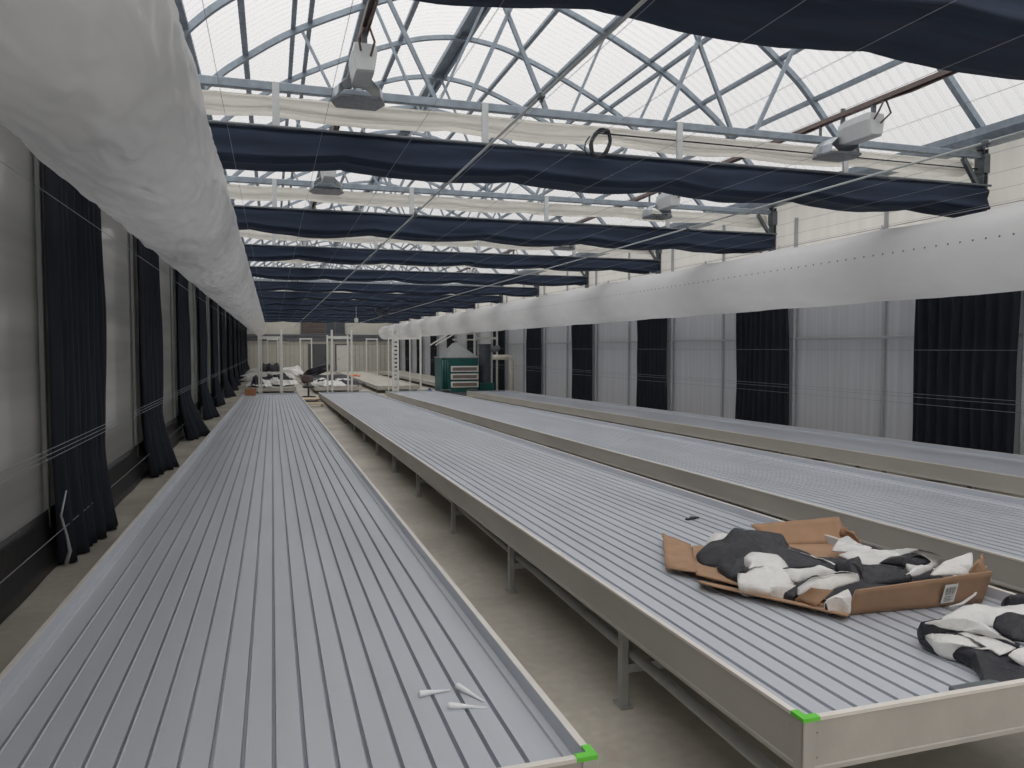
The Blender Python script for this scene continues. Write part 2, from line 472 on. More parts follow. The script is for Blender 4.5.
# ------------------------------------------------------------------ roof trusses and arches
proto = None
def arch_bar(mb, y, w=0.07):
    mb.tube([(x, y, z) for x, z in AF], w / 2, 4, True, 0, True)
for k, y in enumerate(TR):
    lab = '%s galvanized roof truss with straight lower chord and zigzag struts' % ORD[k]
    if proto is None:
        t = proto = thing('roof_truss', lab, 'truss', (XC, y, CH), 'roof trusses across the hall')
        b = MB(); b.box((XC, y, CH), (XR - XL - 0.12, 0.07, 0.09), bev=0.008); b.build('lower_chord', M['galv'], t)
        b = MB(); arch_bar(b, y, 0.085); b.build('arch', M['galv'], t)
        for dx0, dx1 in ((-1.65, -0.05), (1.65, 0.05), (-0.74, -2.05), (0.74, 2.05), (-2.0, -3.2), (2.0, 3.2)):
            b = MB(); b.bar((XC + dx0, y, CH + 0.03), (XC + dx1, y, arch_z(XC + dx1) - 0.02), 0.042); b.build('strut', M['galv'], t)
        for x in (0.066, 2.25, 4.64, 7.03):
            b = MB(); b.box((x, y - 0.045, 4.29), (0.06, 0.03, 0.52)); b.box((x + 0.035, y - 0.03, 4.29), (0.012, 0.06, 0.52)); b.build('hanger_post', M['lamp_body'], t)
    else:
        dup(proto, (XC, y, CH), lab)
proto = None
for k in range(13):
    y = TR[0] + 4.62 * k - 2.31
    lab = '%s plain curved arch between two trusses under the roof sheets' % ORD[k]
    if proto is None:
        b = MB(); arch_bar(b, y, 0.08)
        proto = origin(tag(b.build('roof_arch', M['galv']), lab, 'arch', 'intermediate roof arches'), (XC, y, 4.82))
    else:
        c = proto.copy(); COL.objects.link(c); c.location = (XC, y, 4.82); c['label'] = lab

PUR = [(-4.7, 1), (-4.05, 1), (-3.2, 2), (-2.2, 1), (-1.25, 1), (0, 3), (1.2, 1), (2.05, 1), (3.1, 2), (4.05, 1), (4.7, 1)]
names = ['lowest left', 'second left', 'double middle left', 'fourth left', 'upper left next to the ridge', 'thick ridge', 'upper right next to the ridge', 'fourth right', 'double middle right', 'second right', 'lowest right']
for (dx, kind), nm in zip(PUR, names):
    x = XC + dx; z = arch_z(x) + 0.06
    b = MB()
    if kind == 1:
        b.box((x, (YB + YE) / 2, z), (0.085, YE - YB, 0.06))
    elif kind == 2:
        for q in (-0.13, 0.13):
            b.box((x + q, (YB + YE) / 2, arch_z(x + q) + 0.06), (0.07, YE - YB, 0.06))
    else:
        b.box((x - 0.13, (YB + YE) / 2, z - 0.02), (0.06, YE - YB, 0.1)); b.box((x + 0.13, (YB + YE) / 2, z - 0.02), (0.06, YE - YB, 0.1)); b.box((x, (YB + YE) / 2, z + 0.03), (0.2, YE - YB, 0.03))
    tag(b.build('purlin', M['galv']), '%s purlin running the length of the roof' % nm, 'purlin', 'roof purlins')

# ------------------------------------------------------------------ gathered curtains under the trusses
def bundle(y0, y1, zt, zb, seed, scallop, x0, x1, nx=150, rip=0.014):
    """a gathered cloth hanging across the hall: closed section in Y-Z, lengthwise creases, scalloped foot"""
    mb = MB(); ns = 36
    def fn(u, v):
        x = x0 + (x1 - x0) * v
        a = 2 * PI * u
        cy, cz = math.cos(a), math.sin(a)
        # superellipse section
        e = 0.42
        sy = math.copysign(abs(cy) ** e, cy); sz = math.copysign(abs(cz) ** e, cz)
        sag = scallop * (abs(math.sin(PI * (x - x0) / 1.9 + seed)) ** 0.8 - 0.4) + 0.03 * nz(x * 0.7, seed * 3.1)
        bot = zb - sag
        z = (zt + bot) / 2 + sz * (zt - bot) / 2
        y = (y0 + y1) / 2 + sy * (y1 - y0) / 2 * (1 - 0.12 * (sz > 0))
        k = rip * (math.sin(u * 2 * PI * 9 + 2.2 * nz(x * 0.5, seed) + 1.3 * nz(x * 1.7, seed + 9)) + 0.6 * nz(x * 3, u * 7, seed))
        return (x, y + cy * k, z + cz * k * 0.7 * (1 if cz < 0 else 0.2))
    mb.grid(fn, ns, nx, closeu=True)
    n = ns * nx
    mb.f.append(tuple(range(ns))[::-1]); mb.mi.append(0)
    mb.f.append(tuple(n - ns + i for i in range(ns))); mb.mi.append(0)
    return mb
for k, y in enumerate(TR):
    t = thing('blackout_curtain', '%s black blackout curtain gathered across the hall, hanging below its truss' % ORD[k], 'curtain', (XC, y, 3.7), 'gathered black curtains under the trusses')
    bundle(y - 0.2, y + (0.5 if k == 0 else 0.36), 4.085, 3.74 if k == 0 else 3.76 if k < 3 else 3.82, k * 1.7 + 0.4, 0.07, XL + 0.12, XR - 0.14, rip=0.024).build('gathered_cloth', M['black_bundle'], t, smooth=True)
    b = MB(); b.tube([(XL + 0.1, y - 0.17, 4.075), (XR - 0.1, y - 0.17, 4.075)], 0.016, 8); b.build('carrier_tube', M['galv_dark'], t)
    t = thing('shade_curtain', '%s cream shade curtain gathered right under a truss chord' % ORD[k], 'curtain', (XC, y, 4.3), 'gathered cream curtains under the trusses')
    bundle(y + 0.07, y + 0.32, 4.462, 4.30, k * 2.3 + 1, 0.05, XL + 0.12, XR - 0.14, rip=0.02).build('gathered_cloth', M['cream_cloth'], t, smooth=True)
    if k == 1:
        b = MB(); b.tube([(3.6, y + 0.03, 4.36), (6.5, y + 0.03, 4.35), (XR - 0.1, y + 0.03, 4.34)], 0.009, 6); b.build('cable', M['cable_black'], t)

# ------------------------------------------------------------------ curtains hanging on the side walls
def wall_curtain(xw, s, y0, y1, z0, z1, seed, flare):
    mb = MB()
    nf = 9
    def fn(u, v):
        z = z1 + (z0 - z1) * v
        c = (y0 + y1) / 2; w = (y1 - y0) / 2
        low = max(0, (v - 0.72) / 0.28)
        pull = u * (0.75 * low ** 1.2 * min(1, flare) + 0.22 * min(1, flare) * math.sin(min(v * 2.2, 1) * PI))
        y = c + (u * 2 - 1) * w - pull + 0.04 * nz(u * 3, v * 2, seed)
        ph = u * 2 * PI * nf + 1.5 * nz(u * 4, seed) + 0.8 * nz(u * 5, v * 2.5, seed)
        amp = 0.035 + 0.02 * v
        f = max(0, (v - 0.80) / 0.20)
        x = 0.10 + amp * math.sin(ph) + 0.02 * nz(u * 9, v * 4, seed) + flare * (0.30 * f ** 1.3 * (0.25 + 0.75 * u) + 0.05 * f * math.sin(ph * 0.6))
        return (xw + s * x, y, z)
    mb.grid(fn, 110, 44)
    return mb
for k, y in enumerate(TR):
    lab = '%s black floor-length curtain hanging on the left wall' % ORD[k]
    o = wall_curtain(XL + 0.04, 1, y - 0.85, y + 1.14, 0.012, 4.3, k * 3.3 + 1.2, (1.0, 0.55, 1.0, 1.5, 1.2, 0.8, 1.3, 1.0, 0.7, 1.2, 1.0, 0.8, 1.0)[k]).build('wall_curtain', M['black_cloth'], smooth=True, solid=0.006)
    tag(o, lab, 'curtain', 'black curtains on the left wall'); origin(o, (XL + 0.1, y, 0))
    lab = '%s black curtain hanging on the right wall' % ORD[k]
    o = wall_curtain(XR - 0.07, -1, y - 0.68, y + 1.0, 0.02, 3.5, k * 2.7 + 7.2, 0.0).build('wall_curtain', M['black_cloth'], smooth=True, solid=0.006)
    tag(o, lab, 'curtain', 'black curtains on the right wall'); origin(o, (XR - 0.1, y, 0))
# pale draw cord hanging down the nearest left curtain
b = MB(); b.tube([(-1.70, 7.36, 0.66), (-1.74, 7.34, 0.45), (-1.70, 7.33, 0.28), (-1.68, 7.34, 0.14), (-1.71, 7.32, 0.03)], [0.006, 0.009, 0.012, 0.016, 0.018], 8)
tag(b.build('draw_cord', M['rod'], smooth=True), 'pale cord dangling down the foot of the nearest black left curtain', 'cord')

# ------------------------------------------------------------------ wires and drive tubes
for i in range(15):
    x = -1.0 + i * 0.7
    b = MB(); b.tube([(x, YB, 3.57), (x, YE, 3.57)], 0.0016, 5)
    tag(b.build('support_wire', M['wire']), '%s thin support wire from the left, stretched under the black curtains' % ORD[i].replace('nearest', 'first'), 'wire', 'thin wires under the black curtains')
for i, (x, z, lab) in enumerate([(-1.60, 1.12, 'upper of three thin wires across the left wall curtains at waist height'), (-1.60, 1.085, 'middle of three thin wires across the left wall curtains at waist height'),
                                 (-1.60, 1.05, 'lower of three thin wires across the left wall curtains at waist height'), (-1.70, 0.36, 'thin wire running along the black skirt at the foot of the left wall'),
                                 (-1.62, 3.06, 'thin wire high across the left wall curtains under the air duct'), (9.12, 1.85, 'thin pale wire across the right wall curtains at eye height'),
                                 (9.12, 1.2, 'upper of three thin wires low across the right wall curtains'), (9.12, 1.15, 'middle of three thin wires low across the right wall curtains'), (9.12, 1.05, 'lowest of three thin wires low across the right wall curtains')]):
    b = MB(); b.tube([(x, YB, z), (x, YE, z)], 0.003, 5)
    tag(b.build('wall_wire', M['wire']), lab, 'wire')
for x, lab in ((1.71, 'long pale drive tube below the black curtains, left of the middle'), (5.5, 'long pale drive tube below the black curtains toward the right')):
    t = thing('drive_tube', lab, 'tube', (x, YB + 0.3, 3.53), 'drive tubes under the curtains')
    b = MB(); b.tube([(x, YB, 3.53), (x, YE, 3.53)], 0.010, 10); b.build('tube', M['rod'], t, smooth=True)
    for y in TR:
        b = MB(); b.box((x, y + 1.2, 3.53), (0.042, 0.06, 0.042), bev=0.008); b.box((x, y + 1.2, 3.51), (0.02, 0.02, 0.04)); b.build('coupling', M['galv_dark'], t)

# ------------------------------------------------------------------ grow lights on their rails
def lamp(x, y, z, label, group):
    t = thing('grow_light', label, 'lamp', (x, y, z), group)
    b = MB()
    sec = [(-0.10, 0.14), (0.10, 0.14), (0.115, 0.06), (0.085, -0.12), (-0.085, -0.12), (-0.115, 0.06)]
    n = len(sec)
    ys = [(-0.66, 0.9), (-0.63, 1.0), (-0.25, 1.0), (-0.12, 0.82)]
    vs = [(x + px * s, y + dy, z + pz * s) for dy, s in ys for px, pz in sec]
    fs = [(j * n + i, j * n + (i + 1) % n, (j + 1) * n + (i + 1) % n, (j + 1) * n + i) for j in range(3) for i in range(n)] + [tuple(range(n))[::-1], tuple(range(3 * n, 4 * n))]
    b.add(vs, fs); b.build('ballast_housing', M['lamp_body'], t)
    b = MB()
    # open trough reflector, wide at its mouth
    prof = [(-0.26, -0.17), (-0.25, -0.06), (-0.15, 0.03), (-0.05, 0.06), (0.05, 0.06), (0.15, 0.03), (0.25, -0.06), (0.26, -0.17)]
    b.grid(lambda u, v: (x + prof[round(u * 7)][0] * (0.8 + 0.2 * math.sin(PI * v)), y - 0.16 + 0.34 * v, z - 0.05 + prof[round(u * 7)][1] * (0.8 + 0.2 * math.sin(PI * v))), 8, 7)
    b.build('reflector', M['lamp_refl'], t, solid=0.008)
    b = MB(); b.tube([(x - 0.16, y, z - 0.17), (x + 0.16, y, z - 0.17)], 0.022, 10); b.box((x - 0.18, y, z - 0.17), (0.05, 0.06, 0.05)); b.box((x + 0.18, y, z - 0.17), (0.05, 0.06, 0.05))
    b.build('lamp_tube', M['lamp_glass'], t)
    b = MB(); b.prism([(x - 0.2, y - 0.2), (x + 0.2, y - 0.2), (x + 0.27, y), (x + 0.2, y + 0.2), (x - 0.2, y + 0.2), (x - 0.27, y)], z - 0.222, z - 0.2)
    b.build('front_glass', M['lamp_glass'], t)
    b = MB(); b.box((x, y - 0.6, z + 0.2), (0.05, 0.03, 0.2)); b.box((x, y - 0.1, z + 0.2), (0.05, 0.03, 0.28)); b.build('hook', M['galv_dark'], t)
    b = MB(); b.tube([(x - 0.04, y - 0.66, z + 0.06), (x - 0.07, y - 0.76, z + 0.12), (x - 0.03, y - 0.78, z + 0.22), (x + 0.02, y - 0.66, z + 0.27)], 0.011, 7); b.tube([(x + 0.05, y - 0.66, z + 0.02), (x + 0.07, y - 0.79, z + 0.1), (x + 0.02, y - 0.76, z + 0.26)], 0.011, 7)
    b.build('power_cable', M['cable_brown'], t, smooth=True)
    return t
for side, x, z, zr in (('left', 0.86, 4.56, 4.85), ('right', 6.68, 4.45, 4.74)):
    t = thing('lamp_rail', 'long brownish rail with a cable carrying the %s row of grow lights' % side, 'rail', (x, 0, zr), 'grow light rails')
    b = MB(); b.box((x, (YB + YE) / 2 - 2, zr), (0.07, YE - YB - 6, 0.012)); b.box((x - 0.035, (YB + YE) / 2 - 2, zr - 0.025), (0.008, YE - YB - 6, 0.05)); b.box((x + 0.035, (YB + YE) / 2 - 2, zr - 0.025), (0.008, YE - YB - 6, 0.05))
    b.build('channel', M['rail_brown'], t)
    b = MB(); r2 = random.Random(3)
    b.tube([(x + 0.012 + 0.012 * math.sin(i * 1.3), YB + 1.5 + i * 0.55, zr - 0.035 - 0.012 * (i % 3)) for i in range(120)], 0.014, 6)
    b.build('cable', M['cable_brown'], t, smooth=True)
    b = MB()
    for y in TR:
        b.box((x, y + 0.0, (zr + CH + 0.045) / 2), (0.03, 0.02, abs(zr - CH - 0.045)))
    b.build('rail_hanger', M['galv_dark'], t)
    proto = None
    for k, y in enumerate(TR[:11]):
        lab = '%s grow light with ballast box on the %s rail' % (ORD[k], side); g = '%s row of grow lights' % side
        if proto is None: proto = lamp(x, y - 0.3, z, lab, g)
        else: dup(proto, (x, y - 0.3, z), lab)

# cable coil hung on the black curtain carrier
b = MB(); rc = random.Random(5); pts = []
for i in range(0, 150):
    a = i / 150 * 2 * PI * 6
    r = 0.15 + 0.016 * math.sin(i * 0.7)
    pts.append((3.49 + r * 0.72 * math.cos(a) + 0.1 * math.sin(a) * 0.35, 7.88 + 0.012 * math.sin(i * 0.37), 4.135 + r * math.sin(a)))
b.tube(pts, 0.011, 7)
b.tube([(3.36, 7.88, 4.2), (3.31, 7.88, 4.13), (3.30, 7.88, 4.06), (3.33, 7.88, 3.99)], 0.008, 6)
tag(b.build('cable_coil', M['cable_black'], smooth=True), 'coil of black cable hung over the second black curtain', 'cable')

# ------------------------------------------------------------------ air ducts of film
def duct(name, label, x, z, r, y0, y1, wrinkle, m, clip_step, seed, endcap):
    t = thing(name, label, 'duct', (x, y0, z))
    mb = MB(); nu, nv = (110, 900) if wrinkle > 0.9 else (64, 420)
    def fn(u, v):
        v2 = v ** 2 if wrinkle > 0.9 else v ** 1.6
        y = y0 + (y1 - y0) * v2
        a = 2 * PI * u
        top = max(0, math.sin(a))
        q = abs(math.sin(PI * (y - y0) / (clip_step * 2)))
        rr = r * (1 + wrinkle * (0.014 * nz(math.cos(a) * 1.5 + y * 0.9, math.sin(a) * 1.5 - y * 0.9, seed) + 0.028 * nz(a * 2.2 + y * 3.2, y * 1.1 - a * 1.7, seed + 3) + 0.012 * nz(a * 7 + y * 6, y * 3, seed + 5) + 0.022 * max(0, 1 - 3.2 * abs(nz(a * 1.6 + y * 1.9, y * 0.8 - a * 0.9, seed + 11))) + 0.016 * max(0, 1 - 3.2 * abs(nz(a * 3.4 - y * 2.6, y * 1.2 + a * 2.5, seed + 17)))))
        sag = 0.016 * q
        pull = 0.02 * (1 - q) * top ** 6
        return (x + rr * math.cos(a), y, z + rr * math.sin(a) - sag + pull)
    mb.grid(fn, nu, nv, closeu=True)
    n = nu * nv
    if endcap:
        # rounded closed end
        c0 = len(mb.v)
        for j in range(1, 5):
            an = j / 5 * PI / 2
            for i in range(nu):
                a = 2 * PI * i / nu
                mb.v.append((x + r * math.cos(a) * math.cos(an), y1 + r * 0.35 * math.sin(an), z + r * math.sin(a) * math.cos(an) - 0.006))
        prev = n - nu
        for j in range(4):
            for i in range(nu):
                mb.f.append((prev + i, prev + (i + 1) % nu, c0 + j * nu + (i + 1) % nu, c0 + j * nu + i)); mb.mi.append(0)
            prev = c0 + j * nu
        mb.f.append(tuple(prev + i for i in range(nu))); mb.mi.append(0)
    mb.build('film_tube', m, t, smooth=True)
    b = MB(); b.tube([(x, y0, z + r + 0.05), (x, y1, z + r + 0.05)], 0.005, 5); b.build('carrier_wire', M['wire'], t)
    return t
dl = duct('air_duct', 'big wrinkled white film air duct hanging along the left wall', -0.827, 3.23, 0.461, -5.0, 58.0, 1.0, M['duct'], 1.15, 1.0, True)
dr2 = duct('air_duct', 'smooth white perforated air duct hanging along the right wall', 8.2, 3.03, 0.485, -5.0, 58.5, 0.35, M['duct_plain'], 1.15, 8.0, True)
for t, x, z in ((dl, -0.827, 3.206), (dr2, 8.2, 3.03)):
    for i in range(26):
        y = -5 + 2.3 * i
        b = MB(); b.box((x, y, z + 0.515), (0.035, 0.05, 0.05), bev=0.006); b.box((x, y, z + 0.55), (0.012, 0.03, 0.04)); b.build('hanger_clip', M['lamp_body'], t)
# rows of air holes along the side of the right duct
mb = MB()
for i in range(230):
    y = 4.0 + 0.17 * i
    for an in (169, ):
        a = math.radians(an)
        c = Vector((8.2 + 0.497 * math.cos(a), y, 3.03 + 0.497 * math.sin(a) - 0.008))
        nrm = Vector((math.cos(a), 0, math.sin(a))); tv = Vector((-math.sin(a), 0, math.cos(a))); uy = Vector((0, 1, 0))
        vs = [c + nrm * 0.004 + (tv * math.cos(q * PI / 4) + uy * math.sin(q * PI / 4)) * 0.013 for q in range(8)]
        mb.add(vs, [tuple(range(8))])
o = mb.build('air_holes', M['hole'], dr2); o['kind'] = 'stuff'

# ------------------------------------------------------------------ benches
SL = 0.016
def bench(x0, x1, y0, y1, ztop, sl, label, group, rows=(0, 1), legs_y=None, floor_z=0.0, side_h=0.185, ribs=19, tray_m='tray', leg_row_full=True):
    def zt(y): return ztop - sl * y
    xc = (x0 + x1) / 2; w = x1 - x0
    t = thing('growing_bench', label, 'bench', (xc, y0, 0), group)
    # ribbed tray: grooves run along the bench
    xi0, xi1 = x0 + 0.024, x1 - 0.024
    prof = [(xi0, -0.003), (xi0 + 0.004, -0.052), (xi0 + 0.03, -0.056), (xi0 + 0.033, -0.066)]
    n0 = xi0 + 0.04; n1 = xi1 - 0.04; pitch = (n1 - n0) / ribs
    for i in range(ribs):
        a = n0 + i * pitch; g = 0.009
        prof += [(a, -0.066), (a + pitch - 2 * g, -0.066)]
        if i < ribs - 1:
            prof += [(a + pitch - 2 * g + 0.002, -0.090), (a + pitch - g + 0.002, -0.092), (a + pitch - 0.004, -0.062)]
    prof += [(xi1 - 0.033, -0.066), (xi1 - 0.03, -0.056), (xi1 - 0.004, -0.052), (xi1, -0.003)]
    b = MB(); nyy = 2 + int((y1 - y0) / 2.5)
    yy = [y0 + 0.024 + (y1 - y0 - 0.048) * j / (nyy - 1) for j in range(nyy)]
    n = len(prof)
    b.add([(px, y, zt(y) + pz) for y in yy for px, pz in prof], [(j * n + i, j * n + i + 1, (j + 1) * n + i + 1, (j + 1) * n + i) for j in range(nyy - 1) for i in range(n - 1)])
    b.add([(xi0, yy[0], zt(yy[0])), (xi1, yy[0], zt(yy[0])), (xi1, yy[0], zt(yy[0]) - 0.09), (xi0, yy[0], zt(yy[0]) - 0.09)], [(0, 1, 2, 3)])
    b.add([(xi0, yy[-1], zt(yy[-1])), (xi1, yy[-1], zt(yy[-1])), (xi1, yy[-1], zt(yy[-1]) - 0.09), (xi0, yy[-1], zt(yy[-1]) - 0.09)], [(3, 2, 1, 0)])
    # underside sheet
    b.add([(xi0, y0 + .03, zt(y0) - 0.1), (xi1, y0 + .03, zt(y0) - 0.1), (xi1, y1 - .03, zt(y1) - 0.1), (xi0, y1 - .03, zt(y1) - 0.1)], [(3, 2, 1, 0)])
    b.build('ribbed_tray', M[tray_m], t)
    def side(x, s):
        # aluminium channel: outer face with rolled foot and pale top lip
        mb = MB()
        pf = [(0.0, 0.0), (0.0, -0.012), (0.003, -0.014), (0.003, -side_h + 0.02), (0.0, -side_h + 0.015), (0.0, -side_h), (0.06, -side_h), (0.06, -side_h + 0.004), (0.008, -side_h + 0.006), (0.008, -0.02), (0.024, -0.014), (0.024, 0.0)]
        vs = [(x + s * a, y, zt(y) + c) for y in (y0, y1) for a, c in pf]
        n = len(pf)
        fs = [(i, (i + 1) % n, n + (i + 1) % n, n + i) for i in range(n)]
        mis = [1 if i == n - 1 or i == 0 or i == n - 2 else 0 for i in range(n)]
        o = len(mb.v); mb.add(vs, fs); mb.mi = mis
        return mb.build('side_rail', [M['alu'], M['alu_lip']], t)
    side(x0, 1); side(x1, -1)
    for y, s in ((y0, 1), (y1, -1)):
        mb = MB()
        pf = [(0.0, 0.0), (0.0, -0.012), (0.003, -0.014), (0.003, -side_h + 0.02), (0.0, -side_h + 0.015), (0.0, -side_h), (0.06, -side_h), (0.06, -side_h + 0.004), (0.008, -side_h + 0.006), (0.008, -0.02), (0.024, -0.014), (0.024, 0.0)]
        n = len(pf)
        mb.add([(x, y + s * a, zt(y) + c + 0.0005) for x in (x0 + 0.045, x1 - 0.045) for a, c in pf], [(i, (i + 1) % n, n + (i + 1) % n, n + i) for i in range(n)])
        mb.mi = [1 if i == n - 1 or i == 0 or i == n - 2 else 0 for i in range(n)]
        mb.build('end_rail', [M['alu'], M['alu_lip']], t)
    for y, sy in ((y0, 1), (y1, -1)):
        for x, sx in ((x0, 1), (x1, -1)):
            z = zt(y)
            mb = MB()
            mb.box((x + sx * 0.0215, y + sy * 0.003, z - side_h / 2 - 0.004), (0.049, 0.014, side_h - 0.006), bev=0.003)
            mb.box((x + sx * 0.004, y + sy * 0.0215, z - side_h / 2 - 0.004), (0.014, 0.049, side_h - 0.006), bev=0.003)
            for q in (0.05, 0.135):
                mb.tube([(x + sx * 0.056, y - sy * 0.001, z - q), (x + sx * 0.056, y - sy * 0.004, z - q)], 0.004, 8)
                mb.tube([(x - sx * 0.001, y + sy * 0.075, z - q), (x - sx * 0.004, y + sy * 0.075, z - q)], 0.004, 8)
            p = mb.build('corner_post', M['alu'], t)
            mb = MB()
            L = [(-0.004, -0.004), (0.062, -0.004), (0.062, 0.024), (0.024, 0.024), (0.024, 0.062), (-0.004, 0.062)]
            poly = [(x + sx * a, y + sy * c) for a, c in L]
            if sx * sy < 0: poly = poly[::-1]
            mb.prism(poly, z - 0.010, z + 0.004)
            mb.build('corner_cap', M['green'], p)
    # legs with feet, cross bars and level carrying tubes
    ly = [3.6 + 1.98 * i for i in range(40) if y0 + 0.3 < 3.6 + 1.98 * i < y1 - 0.1] if legs_y is None else legs_y
    lr = [(x0 + 0.10, 1), (x1 - 0.10, -1)]
    for y in ly:
        zu = zt(y) - side_h + 0.035
        if zu - floor_z < 0.04: zu = floor_z + 0.04
        for x, s in lr:
            mb = MB(); mb.box((x, y, (zu + floor_z) / 2 + 0.004), (0.042, 0.05, zu - floor_z - 0.008), bev=0.004)
            lg = mb.build('leg', M['leg'], t)
            mb = MB(); mb.box((x, y, floor_z + 0.006), (0.07, 0.11, 0.012), bev=0.003); mb.tube([(x + 0.024, y + 0.045, floor_z), (x + 0.024, y + 0.045, floor_z + 0.028)], 0.008, 6); mb.tube([(x - 0.024, y - 0.045, floor_z), (x - 0.024, y - 0.045, floor_z + 0.028)], 0.008, 6)
            mb.build('foot_plate', M['leg'], lg)
        zb = min(floor_z + 0.2, zu - 0.1)
        if zb > floor_z + 0.06:
            mb = MB(); mb.box((xc, y, zb), (w - 0.24, 0.04, 0.045)); mb.build('cross_bar', M['leg'], t)
    if ly and zt(ly[-1]) > 0.16:
        for x in (x0 + 0.155, x1 - 0.155):
            if sl == 0: continue
            mb = MB(); mb.tube([(x, y0 + 0.1, 0.27), (x, 13.2, 0.262)], 0.028, 10); mb.build('carrying_tube', M['leg'], t, smooth=True)
    return t
YN, YF = 2.05, 29.5
BX = [(-1.0, 0.905), (1.64, 3.53), (4.14, 5.98), (7.05, 8.62)]
bl = ['empty ribbed growing bench nearest the left wall, three white tips on it', 'growing bench second from the left wall, open carton of film on it',
      'empty growing bench third from the left wall, behind the carton bench', 'empty growing bench along the right wall curtains']
for (x0, x1), lab in zip(BX, bl):
    t = bench(x0, x1, YN, YF if x0 < 6 else 28.3, 0.70, SL, lab, 'four near growing benches')
    if 1 < x0 < 2:
        b = MB(); b.box((2.49, 2.135, 0.70 - SL * 2.1 - 0.05), (0.22, 0.09, 0.02), bev=0.004); b.tube([(2.44, 2.13, 0.62), (2.44, 2.13, 0.635)], 0.008, 8); b.tube([(2.54, 2.13, 0.62), (2.54, 2.13, 0.635)], 0.008, 8); b.build('drain_plate', M['galv_dark'], t)
fl = ['far growing bench by the left wall, strewn with white and black film', 'far growing bench with black hose loops and film scraps, second from left', 'bare far growing bench behind the ladder frame, third from left', 'bare far growing bench along the right wall behind the green air unit']
for (x0, x1), lab in zip(BX, fl):
    bench(x0, x1, 32.0 if x0 < 6 else 33.5, 54.0, 0.31, 0.0, lab, 'four far growing benches', legs_y=[32.5 + 4 * i if x0 < 6 else 34 + 4 * i for i in range(6)], side_h=0.16, ribs=12, tray_m='far_tray')

# ------------------------------------------------------------------ white goal-post frames between bench rows
def frame(xa, xb, y, z1, label, depth=0.0, rr=0.036, rungs=0, z0=0.0, drop=0.28):
    t = thing('post_frame', label, 'frame', ((xa + xb) / 2, y, z0), 'white post frames between the bench rows')
    for x in (xa, xb):
        b = MB(); b.box((x, y, (z0 + z1) / 2), (rr * 2, rr * 2, z1 - z0), bev=0.006); b.box((x, y, z0 + 0.008), (rr * 3.4, rr * 3.4, 0.016))
        p = b.build('post', M['white_paint'], t)
        b = MB(); b.box((x, y, z1 + 0.012), (rr * 2.3, rr * 2.3, 0.024), bev=0.005); b.build('post_cap', M['white_paint'], p)
    b = MB(); b.box(((xa + xb) / 2, y, z1 - drop), (xb - xa, rr * 1.4, 0.09)); b.build('crossbar', M['white_paint'], t)
    if rungs:
        b = MB()
        x2 = xa + 0.2
        b.box((x2, y, (z0 + z1) / 2), (rr * 2, rr * 2, z1 - z0))
        for i in range(rungs):
            b.box(((xa + x2) / 2, y, z0 + 0.25 + (z1 - z0 - 0.45) * i / (rungs - 1)), (0.16, 0.03, 0.09))
        b.build('ladder_rungs', M['white_paint'], t)
    return t
frame(-0.47, 0.34, 30.1, 2.55, 'thick white post frame behind the left near bench')
frame(-0.40, 0.30, 31.0, 2.3, 'slimmer white post frame close behind the left thick one', rr=0.028, drop=0.03)
frame(2.19, 2.93, 30.1, 2.55, 'taller white post frame behind the carton bench')
frame(2.07, 2.86, 30.9, 2.36, 'lower white post frame close behind the taller one at carton bench', rr=0.03, drop=0.06)
frame(4.52, 5.62, 30.1, 2.55, 'white post frame with ladder rungs behind the third bench', rungs=14)
frame(4.48, 5.35, 31.0, 2.3, 'slim white post frame just behind the laddered one', rr=0.022, drop=0.03)
frame(8.07, 9.04, 31.0, 2.57, 'white post frame behind the right wall bench, beside the green unit')
frame(-0.29, 0.37, 54.6, 2.5, 'far white post frame in front of cream wall, leftmost', rr=0.04, drop=0.04)
frame(1.85, 2.6, 54.6, 2.55, 'far white post frame in front of the dark grey door', rr=0.04, drop=0.04)
frame(6.35, 7.1, 54.6, 2.55, 'far white post frame in front of cream wall, rightmost', rr=0.04, drop=0.04)

# ------------------------------------------------------------------ green air handling unit
t = thing('air_handling_unit', 'dark teal air handling unit with grey pointed hood and white vents', 'air unit', (6.95, 29.9, 0))
b = MB(); b.box((7.02, 29.9, 0.82), (1.48, 1.3, 1.36), bev=0.02); b.build('cabinet', M['ahu_green'], t)
b = MB(); b.add([(6.42, 29.22, 1.5), (7.78, 29.22, 1.5), (7.78, 30.55, 1.5), (6.42, 30.55, 1.5), (6.92, 29.7, 2.08), (7.02, 29.7, 2.08), (7.02, 30.1, 2.08), (6.92, 30.1, 2.08)], [(3, 2, 1, 0), (4, 5, 6, 7), (0, 1, 5, 4), (1, 2, 6, 5), (2, 3, 7, 6), (3, 0, 4, 7)])
b.box((7.02, 29.9, 1.5), (1.52, 1.36, 0.05), bev=0.01)
hd = b.build('hood', M['ahu_roof'], t)
b = MB(); b.box((7.2, 29.38, 1.68), (0.24, 0.01, 0.07), Euler((-0.68, 0, 0))); b.build('name_plate', M['sticker'], hd)
for i, z in enumerate((1.06, 0.76, 0.45)):
    b = MB(); b.box((7.2, 29.22, z), (1.1, 0.06, 0.23), bev=0.01); v = b.build('vent', M['white_paint'], t)
    b = MB(); b.box((7.2, 29.185, z), (0.98, 0.02, 0.13)); b.build('vent_mesh', M['louvre'], v)
for x in (6.32, 6.42, 6.51):
    b = MB(); b.tube([(x, 29.2, 0.16), (x, 29.2, 1.42)], 0.035, 10); b.build('side_pipe', M['ahu_green'], t, smooth=True)
